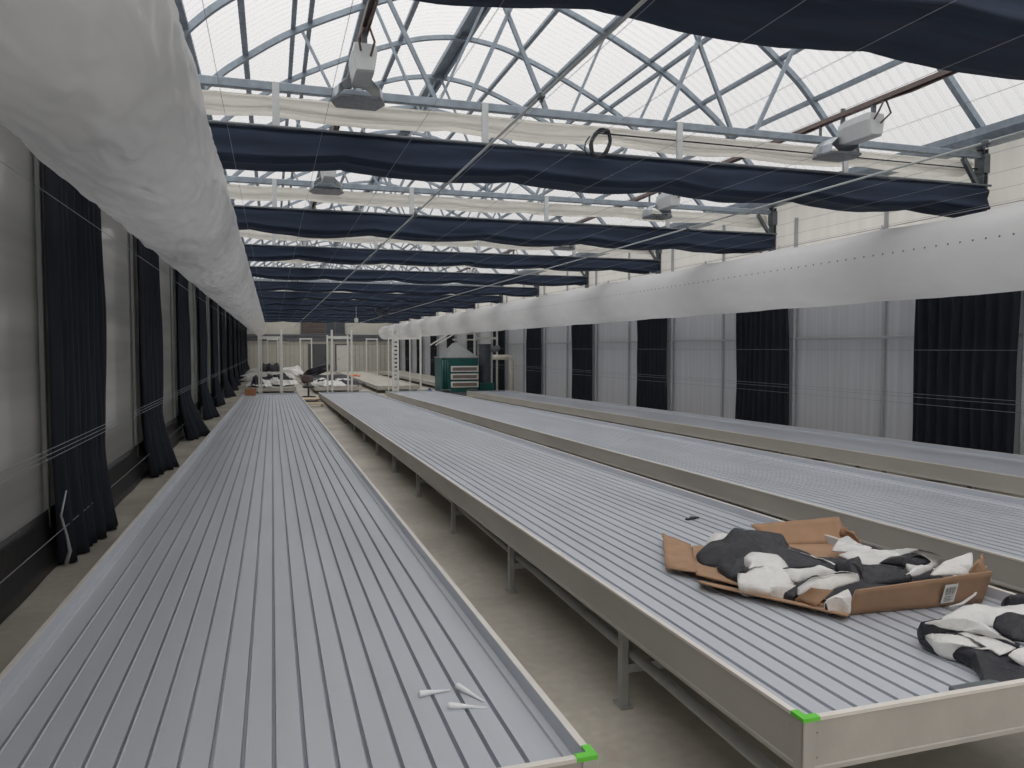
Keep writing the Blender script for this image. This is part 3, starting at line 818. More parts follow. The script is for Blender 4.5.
b = MB(); b.tube([(6.2, 29.1, 0.0), (6.2, 29.1, 0.25), (6.6, 29.1, 0.25), (6.6, 29.1, 0.0)], 0.03, 8); b.tube([(7.3, 29.1, 0.0), (7.3, 29.1, 0.25), (7.7, 29.1, 0.25), (7.7, 29.1, 0.0)], 0.03, 8); b.box((7.02, 29.9, 0.07), (1.5, 1.34, 0.14))
b.build('skid_frame', M['beam_grey'], t)
t = thing('duct_riser', 'tall dark grey flexible duct standing right of the teal air unit', 'duct', (8.2, 29.9, 0))
b = MB(); b.grid(lambda u, v: (8.2 + (0.25 + 0.004 * math.sin(v * 60)) * math.cos(2 * PI * u), 29.9 + (0.25 + 0.004 * math.sin(v * 60)) * math.sin(2 * PI * u), 0.42 + 1.58 * v), 24, 70, closeu=True)
b.tube([(8.2, 29.9, 1.98), (8.2, 29.9, 2.04)], 0.255, 24); b.build('flexible_sleeve', M['ahu_dark'], t, smooth=True)
b = MB(); b.box((8.2, 29.9, 0.25), (0.62, 0.6, 0.46), bev=0.02); b.build('base_box', M['ahu_green'], t)
b = MB(); b.tube([(8.4, 29.85, 1.82), (8.62, 29.85, 1.82), (8.78, 29.95, 1.9)], 0.12, 14); b.build('side_spout', M['ahu_roof'], t, smooth=True)
b = MB(); b.tube([(8.22, 28.75, 1.52), (8.78, 28.75, 1.52), (8.9, 28.75, 1.50), (8.97, 28.75, 1.43), (8.98, 28.75, 1.3), (8.98, 28.75, 0.0)], 0.1, 14)
tag(b.build('elbow_pipe', M['cream_pipe'], smooth=True), 'thick cream elbow pipe by the right wall beside the teal air unit', 'pipe')
b = MB(); b.box((5.95, 29.95, 0.12), (0.22, 0.3, 0.22), bev=0.03); b.tube([(5.95, 29.95, 0.22), (5.95, 29.95, 0.28)], 0.05, 10)
tag(b.build('canister', M['blue'], smooth=False), 'small blue canister on the floor left of the teal air unit', 'canister')
b = MB()
for q in (0, 0.16):
    b.bar((6.75 + q * 1.6, 33.9, 2.0 + 0.05 * q), (7.6 + q * 1.6, 33.9, 2.5 + 0.02 * q), 0.055)
b.bar((7.55, 33.9, 2.49), (8.95, 33.9, 2.53), 0.05); b.bar((7.8, 33.9, 2.26), (8.9, 33.9, 2.26), 0.06); b.bar((8.9, 33.9, 2.2), (8.9, 33.9, 2.6), 0.05); b.bar((8.9, 33.9, 2.3), (9.36, 33.9, 2.3), 0.05)
tag(b.build('bracket_frame', M['white_paint']), 'slanting white bracket bars fixed to the wall above the teal air unit', 'bracket')

# ------------------------------------------------------------------ bits between and on the far benches
t = thing('swivel_chair', 'small brown swivel chair in the aisle beyond the near benches', 'chair', (1.27, 29.3, 0))
b = MB()
for k in range(5):
    a = k * 2 * PI / 5 + 0.4
    b.bar((1.27, 29.3, 0.1), (1.27 + 0.27 * math.cos(a), 29.3 + 0.27 * math.sin(a), 0.07), 0.04); b.tube([(1.27 + 0.27 * math.cos(a), 29.3 + 0.27 * math.sin(a) - .02, 0.03), (1.27 + 0.27 * math.cos(a), 29.3 + 0.27 * math.sin(a) + .02, 0.03)], 0.03, 8)
b.tube([(1.27, 29.3, 0.07), (1.27, 29.3, 0.42)], 0.035, 10); b.build('star_base', M['dark_metal'], t)
b = MB(); b.tube([(1.27, 29.3, 0.40), (1.27, 29.3, 0.43), (1.27, 29.3, 0.47), (1.27, 29.3, 0.49)], [0.18, 0.22, 0.22, 0.18], 18); b.build('seat', M['dark_metal'], t)
b = MB(); b.tube([(1.27, 29.3, 0.42), (1.24, 29.52, 0.5), (1.24, 29.54, 0.7)], 0.02, 8); b.build('back_bar', M['dark_metal'], t)
b = MB(); b.grid(lambda u, v: (1.24 + (u - .5) * 0.44 * (0.75 + 0.25 * math.sin(PI * (0.2 + 0.7 * v))), 29.5 + 0.05 * (2 * u - 1) ** 2, 0.60 + 0.27 * v), 9, 7); b.build('backrest', M['stool_seat'], t, smooth=True, solid=0.04)
b = MB(); b.box((-0.76, 29.1, 0.70 - SL * 29.1 - 0.066 + 0.125), (0.36, 0.26, 0.24), bev=0.008); b.box((-0.76, 29.1, 0.70 - SL * 29.1 - 0.066 + 0.247), (0.365, 0.05, 0.004))
tag(b.build('carton', M['carton']), 'small orange-brown carton on the far end of the left bench', 'box')
b = MB(); b.box((1.27, 25.3, 0.10), (0.62, 0.32, 0.04), bev=0.006); b.box((1.02, 25.3, 0.04), (0.06, 0.3, 0.08)); b.box((1.52, 25.3, 0.04), (0.06, 0.3, 0.08))
tag(b.build('plank_step', M['timber']), 'low pale timber step on the floor of the first aisle', 'step')
b = MB(); b.box((1.27, 28.0, 0.09), (0.6, 0.9, 0.03), bev=0.006); b.box((1.02, 28.0, 0.04), (0.05, 0.8, 0.08)); b.box((1.52, 28.0, 0.04), (0.05, 0.8, 0.08))
tag(b.build('plank_step', M['timber']), 'low pale board on the aisle floor just before the swivel chair', 'step')

def film(name, label, c, size, rot, seed, height, group=None, amp=1.0, curl=None, first='white', tilt=(0, 0), nu=34, nv=30, parent=None, off=0.004):
    """a crumpled sheet of two-sided film: one face white, one black"""
    mb = MB(); lx, ly = size
    R = Euler((tilt[0], tilt[1], rot)).to_matrix()
    def fn(u, v):
        x = (u - 0.5) * lx; y = (v - 0.5) * ly
        n1 = nz(u * 2.1 + seed, v * 1.6, seed); n2 = nz(u * 5 + seed, v * 4.2, seed + 4); n3 = nz(u * 11, v * 10, seed + 8)
        ridge = 1 - abs(nz(u * 2.7 + seed, v * 2.2 - seed, seed + 2)) * 2
        z = height * (0.45 + 0.45 * n1 + 0.3 * max(0, ridge) + 0.2 * n2 + 0.09 * n3) * amp
        edge = min(u, 1 - u, v, 1 - v) * 5
        z *= min(1, 0.35 + edge)
        x += lx * 0.10 * n2 + lx * 0.05 * nz(v * 3.3, seed); y += ly * 0.10 * nz(u * 3 + 5, v * 3, seed) + ly * 0.05 * n3
        if curl:
            k, rad = curl                      # roll one margin over on itself
            if u > k:
                a = (u - k) / (1 - k) * 4.2
                x = (k - 0.5) * lx + rad * math.sin(a) * (1 + 0.3 * n1); z = z * 0.6 + rad * (1 - math.cos(a)) * (1 + 0.3 * n1)
        p = R @ Vector((x, y, max(z, 0.0)))
        return (c[0] + p.x, c[1] + p.y, c[2] + off + p.z)
    mb.grid(fn, nu, nv)
    ms = [M['film_white'], M['film_black']] if first == 'white' else [M['film_black'], M['film_white']]
    o = mb.build(name, ms, None, smooth=True, solid=0.004, off=-1.0, two=True)
    for p in o.data.polygons: p.use_smooth = True
    if label: tag(o, label, 'film sheet', group)
    return o
zf = 0.31 - 0.066
fb = [(-0.55, 34.2, 1.0, 2.4, 'white', 'nearest crumpled white film sheet on the far left bench'), (0.35, 35.0, 0.9, 2.2, 'white', 'white film sheet at the right edge of the far left bench'),
      (-0.4, 38.5, 0.9, 2.6, 'white', 'white film sheet in the middle of the far left bench'), (0.3, 38.0, 0.6, 1.2, 'black', 'small black film sheet among the white ones on the far left bench'),
      (0.1, 43.5, 1.2, 3.0, 'white', 'tall white film heap at the back of the far left bench'), (-0.1, 42.0, 0.6, 1.0, 'black', 'black film scrap on top of the back heap on the far left bench'),
      (-0.35, 36.3, 0.45, 0.9, 'black', 'narrow black strip across the nearest white sheets on the far left bench'), (0.5, 40.2, 0.6, 1.2, 'white', 'small white peak right of the middle on the far left bench'), (-0.62, 33.3, 0.3, 0.5, 'black', 'small black scrap at the near left corner of the far left bench')]
for i, (x, y, lx, ly, f, lab) in enumerate(fb):
    o = film('film_sheet', lab, (x, y, zf), (lx, ly), 0.3 * i, 3 + i * 1.9, (0.34, 0.3, 0.42, 0.5, 0.8, 0.75)[i % 6] if i < 6 else 0.5, 'film sheets on the far left bench', first=f)
    if i == 5: o.location.z = 0.25
fb2 = [(2.3, 33.2, 1.0, 1.5, 'white', 'nearest black and white film scraps on the second far bench'), (3.1, 33.6, 0.7, 1.6, 'black', 'black film scrap at the right of the second far bench'),
       (2.6, 35.6, 1.2, 1.6, 'white', 'white patterned film scraps behind the black scrap on the second far bench'), (2.7, 40.5, 1.3, 2.4, 'black', 'dark film sheet lying far back on the second far bench'),
       (2.25, 34.4, 0.5, 0.8, 'black', 'small black scrap between the two white heaps on the second far bench'), (2.95, 34.9, 0.45, 0.7, 'white', 'small white scrap behind the right black one on the second far bench')]
for i, (x, y, lx, ly, f, lab) in enumerate(fb2):
    film('film_sheet', lab, (x, y, zf), (lx, ly), 0.4 * i + 0.2, 13 + i * 2.3, 0.30, 'film sheets on the second far bench', first=f)
b = MB(); pts = []
for i in range(130):
    a = i / 130 * 2 * PI * 5
    pts.append((2.25 + 0.62 * math.cos(a) * (1 + 0.06 * math.sin(i)), 42.0 + 1.0 * math.sin(a) + 0.05 * math.sin(i * 1.7), zf + 0.07 + 0.05 * (i // 26) + 0.24 * (1 + math.cos(a + 0.6))))
pts += [(1.75, 41.2, 0.42), (1.6, 41.0, 0.4), (1.54, 40.8, 0.28), (1.53, 40.6, 0.1)]
b.tube(pts, 0.055, 8)
tag(b.build('hose_coil', M['cable_black'], smooth=True), 'big coil of black hose heaped on the second far bench', 'hose')
b = MB(); b.box((4.4, 45.0, 0.275), (0.9, 0.5, 0.06), bev=0.02); b.tube([(4.1, 45, 0.3), (4.7, 45.1, 0.33)], 0.03, 8)
tag(b.build('orange_tray', M['orange']), 'small orange tray on the bare third far bench', 'tray')

# ------------------------------------------------------------------ fans and box hanging under the far roof
t = thing('circulation_fan', 'dark round fan hanging under the far roof, right of the middle', 'fan', (4.95, 36.0, 4.1))
b = MB(); b.grid(lambda u, v: (4.95 + (0.34 - 0.03 * math.sin(PI * v)) * math.cos(2 * PI * u), 35.82 + 0.36 * v, 3.62 + (0.24 - 0.03 * math.sin(PI * v)) * math.sin(2 * PI * u)), 24, 6, closeu=True)
b.build('shroud', M['dark_metal'], t, smooth=True, solid=0.02)
b = MB()
for k in range(5): b.box((4.95 + 0.15 * math.cos(k * 1.257), 36.0, 3.62 + 0.11 * math.sin(k * 1.257)), (0.24, 0.02, 0.09), Euler((0.4, -k * 1.257, 0)))
b.tube([(4.95, 35.9, 3.62), (4.95, 36.1, 3.62)], 0.06, 10); b.build('fan_blades', M['dark_metal'], t)
for q in (-0.2, 0.2):
    b = MB(); b.tube([(4.95 + q, 36.0, 3.84), (4.95 + q, 36.0, 4.45)], 0.014, 6); b.build('hanger_chain', M['cable_brown'], t)
t = thing('sensor_box', 'small white sensor box hanging on a cord in front of the cream end wall', 'sensor', (3.77, 36.4, 3.15))
b = MB(); b.box((3.77, 36.4, 3.17), (0.17, 0.14, 0.2), bev=0.03); b.build('housing', M['white_paint'], t)
b = MB(); b.tube([(3.77, 36.4, 3.27), (3.77, 36.4, 4.4)], 0.016, 6); b.build('cord', M['rod'], t)

# ------------------------------------------------------------------ carton of film on the second bench
def z2(y): return 0.70 - SL * y - 0.062
t = thing('open_carton', 'torn open brown carton lying on the second bench, full of film', 'box', (2.95, 3.6, z2(3.6)))
base = [(2.24, 3.72), (2.63, 3.0), (3.40, 2.94), (3.72, 3.36), (3.66, 4.12), (3.19, 4.24), (2.62, 4.40)]
b = MB()
def bz(x, y): return z2(y) + 0.006 + (0.03 if (x < 2.4) else 0.0)
top = [(x, y, bz(x, y) + 0.008) for x, y in base]; bot = [(x, y, bz(x, y)) for x, y in base]
n = len(base); b.add(bot + top, [tuple(range(n))[::-1], tuple(range(n, 2 * n))] + [(i, (i + 1) % n, n + (i + 1) % n, n + i) for i in range(n)])
b.build('bottom_panel', M['cardboard'], t)
def panel(name, quad, th=0.007, nu=14, nv=6, wob=0.01, seed=0, m=('cardboard_out', 'cardboard'), par=None):
    mb = MB(); q = [Vector(p) for p in quad]
    nn = (q[1] - q[0]).cross(q[3] - q[0]).normalized()
    def fn(u, v):
        p = q[0].lerp(q[1], u).lerp(q[3].lerp(q[2], u), v)
        p = p + nn * wob * (nz(u * 2 + seed, v * 2, seed) + 0.4 * nz(u * 7, v * 5, seed)) * (0.2 + v)
        if v > 0.99: p = p + (q[3] - q[0]).normalized() * wob * 0.5 * nz(u * 9, seed)
        return p
    mb.grid(fn, nu, nv)
    return mb.build(name, [M[m[0]], M[m[1]]], par or t, smooth=True, solid=th, off=-1, two=True)
zb = z2(2.97)
fw = panel('front_wall', [(2.63, 2.985, zb + 0.004), (3.40, 2.925, zb + 0.006), (3.42, 2.885, zb + 0.175), (2.64, 2.945, zb + 0.135)], wob=0.008, seed=2)
panel('back_wall', [(3.66, 4.14, z2(4.14) + 0.006), (3.15, 4.25, z2(4.25) + 0.006), (3.06, 4.40, z2(4.3) + 0.12), (3.66, 4.26, z2(4.14) + 0.16)], wob=0.012, seed=5)
panel('left_flap', [(2.26, 3.74, z2(3.74) + 0.05), (2.62, 4.42, z2(4.42) + 0.02), (2.52, 4.62, z2(4.62) + 0.06), (2.16, 3.92, z2(3.92) + 0.03)], wob=0.02, seed=7, m=('cardboard', 'cardboard_out'))
panel('side_lip', [(2.645, 2.985, zb + 0.01), (2.25, 3.70, z2(3.7) + 0.014), (2.165, 3.57, z2(3.6) + 0.048), (2.56, 2.915, zb + 0.036)], wob=0.012, seed=9, m=('cardboard', 'cardboard_out'))
panel('fold_flap', [(2.497, 3.205, z2(3.2) + 0.03), (2.523, 3.081, z2(3.08) + 0.035), (2.633, 3.094, z2(3.09) + 0.095), (2.542, 3.142, z2(3.14) + 0.10)], wob=0.008, seed=12, nu=8)
# torn crumpled right end
te = panel('torn_end', [(3.39, 2.925, zb + 0.006), (3.59, 3.06, z2(3.06) + 0.006), (3.60, 3.10, z2(3.08) + 0.19), (3.41, 2.975, zb + 0.19)], wob=0.05, seed=15, nu=18, nv=10)
panel('torn_side', [(3.58, 3.05, z2(3.05) + 0.006), (3.72, 3.36, z2(3.36) + 0.006), (3.73, 3.34, z2(3.34) + 0.07), (3.62, 3.08, z2(3.08) + 0.11)], wob=0.03, seed=21, nu=14, nv=8)
panel('torn_corner', [(3.63, 3.98, z2(4) + 0.006), (3.60, 4.16, z2(4.16) + 0.006), (3.54, 4.10, z2(4.1) + 0.13), (3.58, 4.02, z2(4.02) + 0.12)], wob=0.03, seed=18, nu=10, nv=8)
b = MB(); q0 = Vector((3.13, 2.936, zb + 0.03)); du = Vector((0.075, -0.006, 0.003)); dv = Vector((0.002, -0.026, 0.10))
off = Vector((0.0, -0.013, 0))
b.add([q0 + off, q0 + du + off, q0 + du + dv + off, q0 + dv + off], [(0, 1, 2, 3)], 0)
for k in range(9):
    a = 0.12 + k * 0.085; ww = 0.03 if k % 3 else 0.05
    p = q0 + off * 1.3 + du * a + dv * 0.45
    b.add([p, p + du * ww, p + du * ww + dv * 0.4, p + dv * 0.4], [(0, 1, 2, 3)], 1)
for k in range(4):
    p = q0 + off * 1.3 + du * 0.12 + dv * (0.1 + 0.08 * k)
    b.add([p, p + du * (0.5 + 0.2 * (k % 2)), p + du * (0.5 + 0.2 * (k % 2)) + dv * 0.03, p + dv * 0.03], [(0, 1, 2, 3)], 1)
b.build('shipping_label', [M['sticker'], M['ink']], fw)
b = MB(); b.tube([(3.156, 2.895, zb + 0.02), (3.23, 2.89, zb + 0.03), (3.333, 2.91, zb + 0.06), (3.44, 2.97, zb + 0.10), (3.54, 3.03, zb + 0.15)], [0.004, 0.007, 0.006, 0.008, 0.005], 8); b.build('packing_tape', M['sticker'], t, smooth=True)

# outlines of the pieces on the bench: (x, y, height above the tray)
PC = {}; PH = {}
PC['hump'] = [(2.43, 4.037, 0.05), (2.569, 4.119, 0.1), (2.604, 4.031, 0.13), (2.683, 4.023, 0.2), (2.73, 3.967, 0.19), (2.726, 3.84, 0.14), (2.728, 3.775, 0.09), (2.645, 3.781, 0.06), (2.55, 3.799, 0.04), (2.459, 3.823, 0.03), (2.392, 3.906, 0.02)]
PC['dark2'] = [(2.798, 4.067, 0.17), (2.908, 4.047, 0.16), (3.016, 4.015, 0.14), (2.977, 3.876, 0.1), (3.016, 3.761, 0.07), (2.998, 3.535, 0.07), (3.03, 3.492, 0.05), (2.887, 3.539, 0.05), (2.732, 3.596, 0.06), (2.701, 3.737, 0.09), (2.719, 3.86, 0.13)]
PC['darklow'] = [(2.402, 3.765, 0.05), (2.476, 3.719, 0.09), (2.565, 3.725, 0.11), (2.561, 3.624, 0.09), (2.457, 3.548, 0.08), (2.378, 3.523, 0.05), (2.374, 3.621, 0.04)]
PC['whitefar'] = [(2.602, 4.23, 0.04), (2.679, 4.249, 0.12), (2.709, 4.193, 0.13), (2.771, 4.143, 0.13), (2.675, 4.095, 0.11), (2.59, 4.118, 0.08), (2.528, 4.096, 0.04)]
PC['main'] = [(2.287, 3.387, 0.08), (2.342, 3.47, 0.1), (2.352, 3.413, 0.12), (2.42, 3.477, 0.14), (2.484, 3.625, 0.13), (2.558, 3.657, 0.15), (2.649, 3.558, 0.15), (2.646, 3.484, 0.13), (2.64, 3.433, 0.1), (2.609, 3.335, 0.07), (2.504, 3.294, 0.06), (2.405, 3.289, 0.05), (2.344, 3.347, 0.06)]
PC['strip'] = [(2.574, 3.454, 0.1), (2.632, 3.342, 0.13), (2.774, 3.315, 0.13), (2.817, 3.276, 0.11), (2.689, 3.294, 0.09), (2.586, 3.305, 0.07), (2.552, 3.359, 0.09)]
PC['roll'] = [(2.557, 3.275, 0.05), (2.592, 3.251, 0.09), (2.626, 3.225, 0.12), (2.764, 3.199, 0.13), (2.86, 3.187, 0.13), (2.866, 3.179, 0.09), (2.695, 3.16, 0.07), (2.604, 3.188, 0.05), (2.512, 3.201, 0.04)]
PC['corner'] = [(2.528, 3.03, 0.05), (2.603, 3.037, 0.08), (2.668, 3.031, 0.11), (2.643, 2.974, 0.08), (2.623, 2.97, 0.02), (2.604, 3.023, 0.02)]
PC['under'] = [(2.401, 3.326, 0.05), (2.449, 3.26, 0.08), (2.552, 3.261, 0.07), (2.508, 3.218, 0.03), (2.456, 3.269, 0.02), (2.409, 3.319, 0.02)]
PC['rollend'] = [(2.911, 3.409, 0.11), (2.956, 3.363, 0.14), (3.019, 3.345, 0.15), (2.97, 3.268, 0.12), (2.952, 3.26, 0.07), (2.912, 3.296, 0.08), (2.895, 3.382, 0.08)]
PC['topstrip'] = [(3.377, 3.932, 0.1), (3.421, 3.896, 0.13), (3.408, 3.795, 0.11), (3.456, 3.732, 0.09), (3.392, 3.71, 0.07), (3.329, 3.772, 0.06), (3.26, 3.846, 0.06)]
PC['topgrey'] = [(3.381, 3.832, 0.06), (3.435, 3.792, 0.09), (3.495, 3.71, 0.08), (3.554, 3.63, 0.07), (3.497, 3.633, 0.05), (3.38, 3.696, 0.05)]
PC['loop'] = [(3.087, 3.591, 0.1), (3.159, 3.563, 0.13), (3.293, 3.495, 0.13), (3.338, 3.438, 0.14), (3.347, 3.363, 0.18), (3.377, 3.283, 0.18), (3.443, 3.252, 0.16), (3.478, 3.232, 0.14), (3.479, 3.259, 0.1), (3.385, 3.261, 0.08), (3.298, 3.282, 0.06), (3.298, 3.374, 0.08), (3.185, 3.378, 0.1), (3.118, 3.439, 0.09)]
PC['loopin'] = [(3.181, 3.382, 0.105), (3.289, 3.38, 0.13), (3.352, 3.326, 0.155), (3.38, 3.271, 0.155), (3.422, 3.264, 0.12), (3.358, 3.275, 0.095), (3.294, 3.314, 0.085)]
PC['darkin'] = [(3.074, 3.389, 0.09), (3.154, 3.345, 0.1), (3.221, 3.302, 0.1), (3.219, 3.217, 0.09), (3.22, 3.191, 0.07), (3.107, 3.223, 0.05), (2.962, 3.249, 0.04)]
PC['smallwhite'] = [(3.187, 3.205, 0.08), (3.302, 3.254, 0.1), (3.432, 3.253, 0.1), (3.374, 3.223, 0.08), (3.28, 3.211, 0.07)]
PC['tri'] = [(3.213, 3.069, 0.12), (3.369, 3.143, 0.15), (3.455, 3.123, 0.18), (3.547, 3.121, 0.2), (3.457, 3.034, 0.16), (3.436, 3.014, 0.12), (3.309, 3.037, 0.12)]
PH['A'] = [(2.77, 2.587, 0.1), (2.861, 2.61, 0.11), (2.966, 2.633, 0.11), (3.071, 2.627, 0.11), (3.153, 2.601, 0.11), (3.25, 2.554, 0.11), (3.194, 2.462, 0.1), (3.047, 2.483, 0.1), (2.914, 2.452, 0.09), (2.905, 2.507, 0.09), (2.85, 2.548, 0.1)]
PH['B'] = [(2.637, 2.579, 0.06), (2.628, 2.55, 0.11), (2.659, 2.519, 0.13), (2.713, 2.484, 0.14), (2.766, 2.453, 0.14), (2.801, 2.408, 0.13), (2.788, 2.331, 0.12), (2.818, 2.251, 0.1), (2.839, 2.293, 0.07), (2.86, 2.395, 0.06), (2.855, 2.486, 0.05), (2.774, 2.538, 0.05), (2.691, 2.552, 0.05), (2.688, 2.592, 0.05)]
PH['C'] = [(2.733, 2.646, 0.04), (2.677, 2.528, 0.06), (2.761, 2.501, 0.06), (2.817, 2.429, 0.07), (2.843, 2.349, 0.07), (2.817, 2.262, 0.08), (2.721, 2.26, 0.06), (2.774, 2.335, 0.05), (2.697, 2.36, 0.05), (2.65, 2.398, 0.05), (2.613, 2.457, 0.05), (2.634, 2.534, 0.05)]
PH['D'] = [(2.679, 2.621, 0.05), (2.629, 2.559, 0.02), (2.614, 2.492, 0.02), (2.642, 2.414, 0.02), (2.643, 2.316, 0.02), (2.606, 2.251, 0.01), (2.542, 2.168, 0.005), (2.618, 2.125, 0.005), (2.757, 2.117, 0.005), (2.933, 2.239, 0.05), (2.854, 2.288, 0.07), (2.742, 2.277, 0.055), (2.728, 2.35, 0.05), (2.65, 2.398, 0.05), (2.614, 2.468, 0.05)]
PH['E'] = [(2.867, 2.412, 0.1), (2.907, 2.433, 0.14), (2.959, 2.412, 0.15), (3.058, 2.393, 0.15), (3.038, 2.298, 0.12), (2.954, 2.273, 0.08), (2.857, 2.316, 0.08)]
PH['F'] = [(3.389, 2.812, 0.03), (3.33, 2.748, 0.08), (3.327, 2.715, 0.1), (3.411, 2.702, 0.11), (3.548, 2.708, 0.08), (3.558, 2.724, 0.03), (3.435, 2.749, 0.03)]
PH['G'] = [(2.731, 2.23, 0.07), (2.791, 2.237, 0.08), (2.913, 2.241, 0.08), (2.856, 2.179, 0.03), (2.772, 2.186, 0.03)]

def patch(label, pts, first, bulge, seed, group, lift=0.0, tuck=True):
    """a creased piece of two-sided film with the given outline, its margin tucked under"""
    n = len(pts); B = []
    for i in range(n):
        p0, p1, p2, p3 = [Vector(pts[(i + q) % n]) for q in (-1, 0, 1, 2)]
        for k in range(6):
            t = k / 6
            lnp = p1.lerp(p2, t)
            cr = 0.5 * (2 * p1 + (p2 - p0) * t + (2 * p0 - 5 * p1 + 4 * p2 - p3) * t * t + (3 * p1 - p0 - 3 * p2 + p3) * t ** 3)
            B.append(lnp.lerp(cr, 0.45))
    if sum(B[i].x * B[i - 1].y - B[i - 1].x * B[i].y for i in range(len(B))) > 0: B = B[::-1]
    c = sum(B, Vector()) / len(B)
    mb = MB(); N = len(B); rings = []
    def crease(x, y):
        a = 1 - abs(nz(x * 6.0 + y * 3.0 + seed, y * 3.2 - x * 1.2, seed)) * 2.2
        b2 = 1 - abs(nz(x * 11 - y * 7 + seed, y * 10 + x * 4, seed + 7)) * 2.2
        return 0.014 * a + 0.008 * b2 + 0.003 * nz(x * 45, y * 45, seed)
    R = 12
    for q in range(R + 1):
        t = 1 - q / R
        ring = []
        for p in B:
            v = c + (p - c) * t
            z = c.z + (p.z - c.z) * t ** 1.3 + bulge * (1 - t ** 2.2) + crease(v.x, v.y) * min(1, (1 - t) * 4 + 0.35)
            ring.append((v.x, v.y, z2(v.y) + max(0.004, z) + lift))
        rings.append(ring)
    skirt = []
    for ins, dz in ((0.995, 0.25), (0.93, 0.7), (0.8, 1.0)):
        skirt.append([(c.x + (p.x - c.x) * ins, c.y + (p.y - c.y) * ins, z2(p.y) + lift * (1 - dz) + 0.003 + max(0.0, p.z) * (1 - dz)) for p in B])
    allr = (skirt[::-1] if tuck else []) + rings
    vs = [p for ring in allr for p in ring]; fs = []
    for a in range(len(allr) - 1):
        for k in range(N):
            fs.append((a * N + k, a * N + (k + 1) % N, (a + 1) * N + (k + 1) % N, (a + 1) * N + k))
    mb.add(vs, fs)
    ms = [M['film_white'], M['film_black']] if first == 'white' else [M['film_black'], M['film_white']]
    o = mb.build('film_piece', ms, None, smooth=True, solid=0.003, off=-1.0, two=True)
    bpy.context.view_layer.update()
    tag(o, label, 'film sheet', group); origin(o, (c.x, c.y, z2(c.y)))
    return o
g = 'film pieces in the open carton'
patch('flat black sheet lying at the bottom of the open carton', [(2.52, 3.28, .03), (2.72, 3.06, .03), (3.34, 3.0, .03), (3.62, 3.36, .03), (3.56, 3.78, .03), (3.2, 3.78, .03), (2.92, 3.92, .03), (2.62, 4.12, .03), (2.42, 3.78, .03)], 'black', 0.012, 71.0, g, 0.004, False)
for k, f, bu, lab in [
    ('hump', 'black', 0.03, 'dark sheet humped at the left end of the open carton'), ('dark2', 'black', 0.01, 'dark sheet lying against the back wall of the open carton'),
    ('darklow', 'black', 0.01, 'dark sheet hanging over the left lip of the carton'), ('whitefar', 'white', 0.02, 'small white crumpled piece at the far left of the carton'),
    ('main', 'white', 0.02, 'large white folded sheet in the middle front of the carton'), ('strip', 'white', 0.02, 'white strip across the middle of the carton, pointing right'),
    ('roll', 'white', 0.02, 'short white roll behind the brown fold flap'), ('corner', 'white', 0.01, 'small white piece at the front left corner of the carton'),
    ('under', 'black', 0.0, 'small black piece under the large white sheet at the front lip'), ('rollend', 'black', 0.03, 'dark roll end in the centre of the carton'),
    ('topstrip', 'white', 0.01, 'white piece by the torn back corner of the carton'), ('topgrey', 'black', 0.0, 'flat dark strip behind the white loop in the carton'),
    ('loop', 'white', 0.015, 'big white looped sheet right of the dark roll in the carton'), ('loopin', 'black', 0.012, 'black hollow of the white loop at the right of the carton'),
    ('darkin', 'black', 0.0, 'dark sheet tucked behind the printed front wall of the carton'), ('smallwhite', 'white', 0.01, 'small white fold between the loop and the front wall'),
    ('tri', 'white', 0.0, 'stiff white triangular sheet standing at the right end of the carton')]:
    patch(lab, PC[k], f, bu, len(k) * 1.7 + bu * 300, g, 0.002, k in ('hump', 'darklow', 'whitefar', 'main', 'corner', 'under', 'darkin'))
g = 'film sheets by the near bench corner'
for k, f, bu, lab in [
    ('A', 'white', 0.02, 'white film sheet on top of the near heap'), ('B', 'black', -0.01, 'black rolled lip of the folded film, left end of the near heap'),
    ('C', 'white', 0.012, 'white ribbed inner face of the folded film in the near heap'), ('D', 'black', 0.02, 'black film sheet sagging towards the near end rail'),
    ('E', 'black', 0.02, 'black crumpled film at the right edge of the near heap'), ('F', 'black', 0.03, 'small black roll against the side rail behind the near heap'),
    ('G', 'white', 0.01, 'small white corner of film at the near right of the heap')]:
    patch(lab, PH[k], f, bu, len(k) * 3.7 + bu * 500 + ord(k), g, 0.002, k in 'BDF')
# loose bits on the trays
b = MB(); b.box((3.08, 5.2, z2(5.2) + 0.004), (0.10, 0.025, 0.012), Euler((0, 0, 0.3))); b.box((3.13, 5.23, z2(5.2) + 0.004), (0.07, 0.02, 0.01), Euler((0, 0, -0.5)))
tag(b.build('plastic_scrap', M['film_black']), 'tiny black scrap on the second bench beyond the carton', 'scrap')
def tip(p0, p1, lab):
    p0 = Vector(p0); p1 = Vector(p1); d = p1 - p0
    b = MB(); b.tube([p0, p0 + d * 0.04, p0 + d * 0.45, p0 + d * 0.47, p1], [0.0115, 0.0125, 0.0085, 0.007, 0.003], 14)
    tag(b.build('nozzle_tip', M['cone'], smooth=True), lab, 'nozzle tip', 'white nozzle tips on the left bench')
zc = 0.70 - SL * 2.75 - 0.066 + 0.0125
tip((0.501, 2.752, zc), (0.621, 2.767, zc - 0.008), 'leftmost white nozzle tip lying on the left bench')
tip((0.651, 2.776, zc), (0.719, 2.637, zc - 0.008), 'white nozzle tip lying aslant right of the other two')
tip((0.583, 2.630, zc), (0.716, 2.587, zc - 0.008), 'white nozzle tip nearest the bench end of the three')
b = MB(); b.tube([(0.44, 2.18, zc - 0.012), (0.446, 2.18, zc - 0.004), (0.452, 2.183, zc - 0.012)], 0.006, 6)
tag(b.build('debris_crumb', M['film_black']), 'tiny dark crumb on the left bench near its green corner', 'crumb')

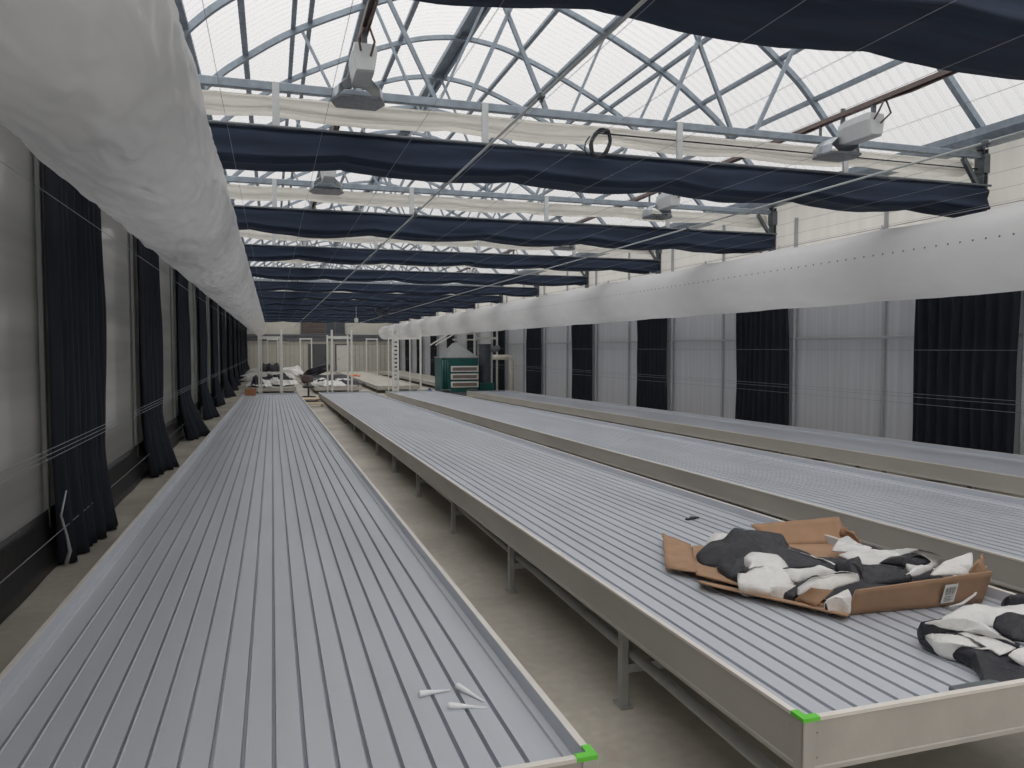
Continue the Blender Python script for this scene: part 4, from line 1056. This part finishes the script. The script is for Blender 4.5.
# ------------------------------------------------------------------ daylight: an overcast sky
w = bpy.data.worlds.new('overcast_sky'); scene.world = w; w.use_nodes = True
n = w.node_tree.nodes; l = w.node_tree.links
bg = n['Background']
tc = n.new('ShaderNodeTexCoord')
sep = n.new('ShaderNodeSeparateXYZ'); l.new(tc.outputs['Generated'], sep.inputs[0])
# overcast sky: three times brighter overhead than at the horizon
mr = n.new('ShaderNodeMapRange'); mr.inputs['From Min'].default_value = 0.0; mr.inputs['From Max'].default_value = 1.0
mr.inputs['To Min'].default_value = 0.333; mr.inputs['To Max'].default_value = 1.0
l.new(sep.outputs['Z'], mr.inputs['Value'])
# veiled sun high behind the camera
dt = n.new('ShaderNodeVectorMath'); dt.operation = 'DOT_PRODUCT'; dt.inputs[1].default_value = (-0.25, -0.55, 0.80)
l.new(tc.outputs['Generated'], dt.inputs[0])
mx0 = n.new('ShaderNodeMath'); mx0.operation = 'MAXIMUM'; mx0.inputs[1].default_value = 0; l.new(dt.outputs['Value'], mx0.inputs[0])
pw = n.new('ShaderNodeMath'); pw.operation = 'POWER'; pw.inputs[1].default_value = 5; l.new(mx0.outputs[0], pw.inputs[0])
ma = n.new('ShaderNodeMath'); ma.operation = 'MULTIPLY_ADD'; ma.inputs[1].default_value = 0.7; l.new(pw.outputs[0], ma.inputs[0]); l.new(mr.outputs[0], ma.inputs[2])
nzn = n.new('ShaderNodeTexNoise'); nzn.inputs['Scale'].default_value = 2.2; nzn.inputs['Detail'].default_value = 4
l.new(tc.outputs['Generated'], nzn.inputs['Vector'])
cr = n.new('ShaderNodeValToRGB')
cr.color_ramp.elements[0].color = (0.94, 0.94, 0.95, 1); cr.color_ramp.elements[1].color = (1.0, 0.985, 0.975, 1)
l.new(nzn.outputs['Fac'], cr.inputs['Fac']); l.new(cr.outputs['Color'], bg.inputs['Color'])
st = n.new('ShaderNodeMath'); st.operation = 'MULTIPLY'; st.inputs[1].default_value = 1.6
l.new(ma.outputs[0], st.inputs[0]); l.new(st.outputs[0], bg.inputs['Strength'])

# ------------------------------------------------------------------ camera
cam = bpy.data.cameras.new('camera'); co = bpy.data.objects.new('camera', cam); COL.objects.link(co)
cam.sensor_width = 36.0; cam.sensor_fit = 'HORIZONTAL'
cam.lens = 766.0 / 1024 * 36
cam.clip_start = 0.05; cam.clip_end = 300
co.location = (0, 0, 1.88)
co.rotation_euler = (math.radians(90 - 2.6908), 0, math.radians(-17.3786))
scene.camera = co

scene.view_settings.view_transform = 'Standard'
scene.view_settings.look = 'None'
scene.view_settings.gamma = 1.0
scene.view_settings.use_curve_mapping = False
scene.view_settings.exposure = 0.0
try:
    scene.cycles.use_denoising = True
    scene.cycles.max_bounces = 10
    scene.cycles.diffuse_bounces = 6
    scene.cycles.transparent_max_bounces = 12
    scene.cycles.sample_clamp_indirect = 4.0
except Exception:
    pass
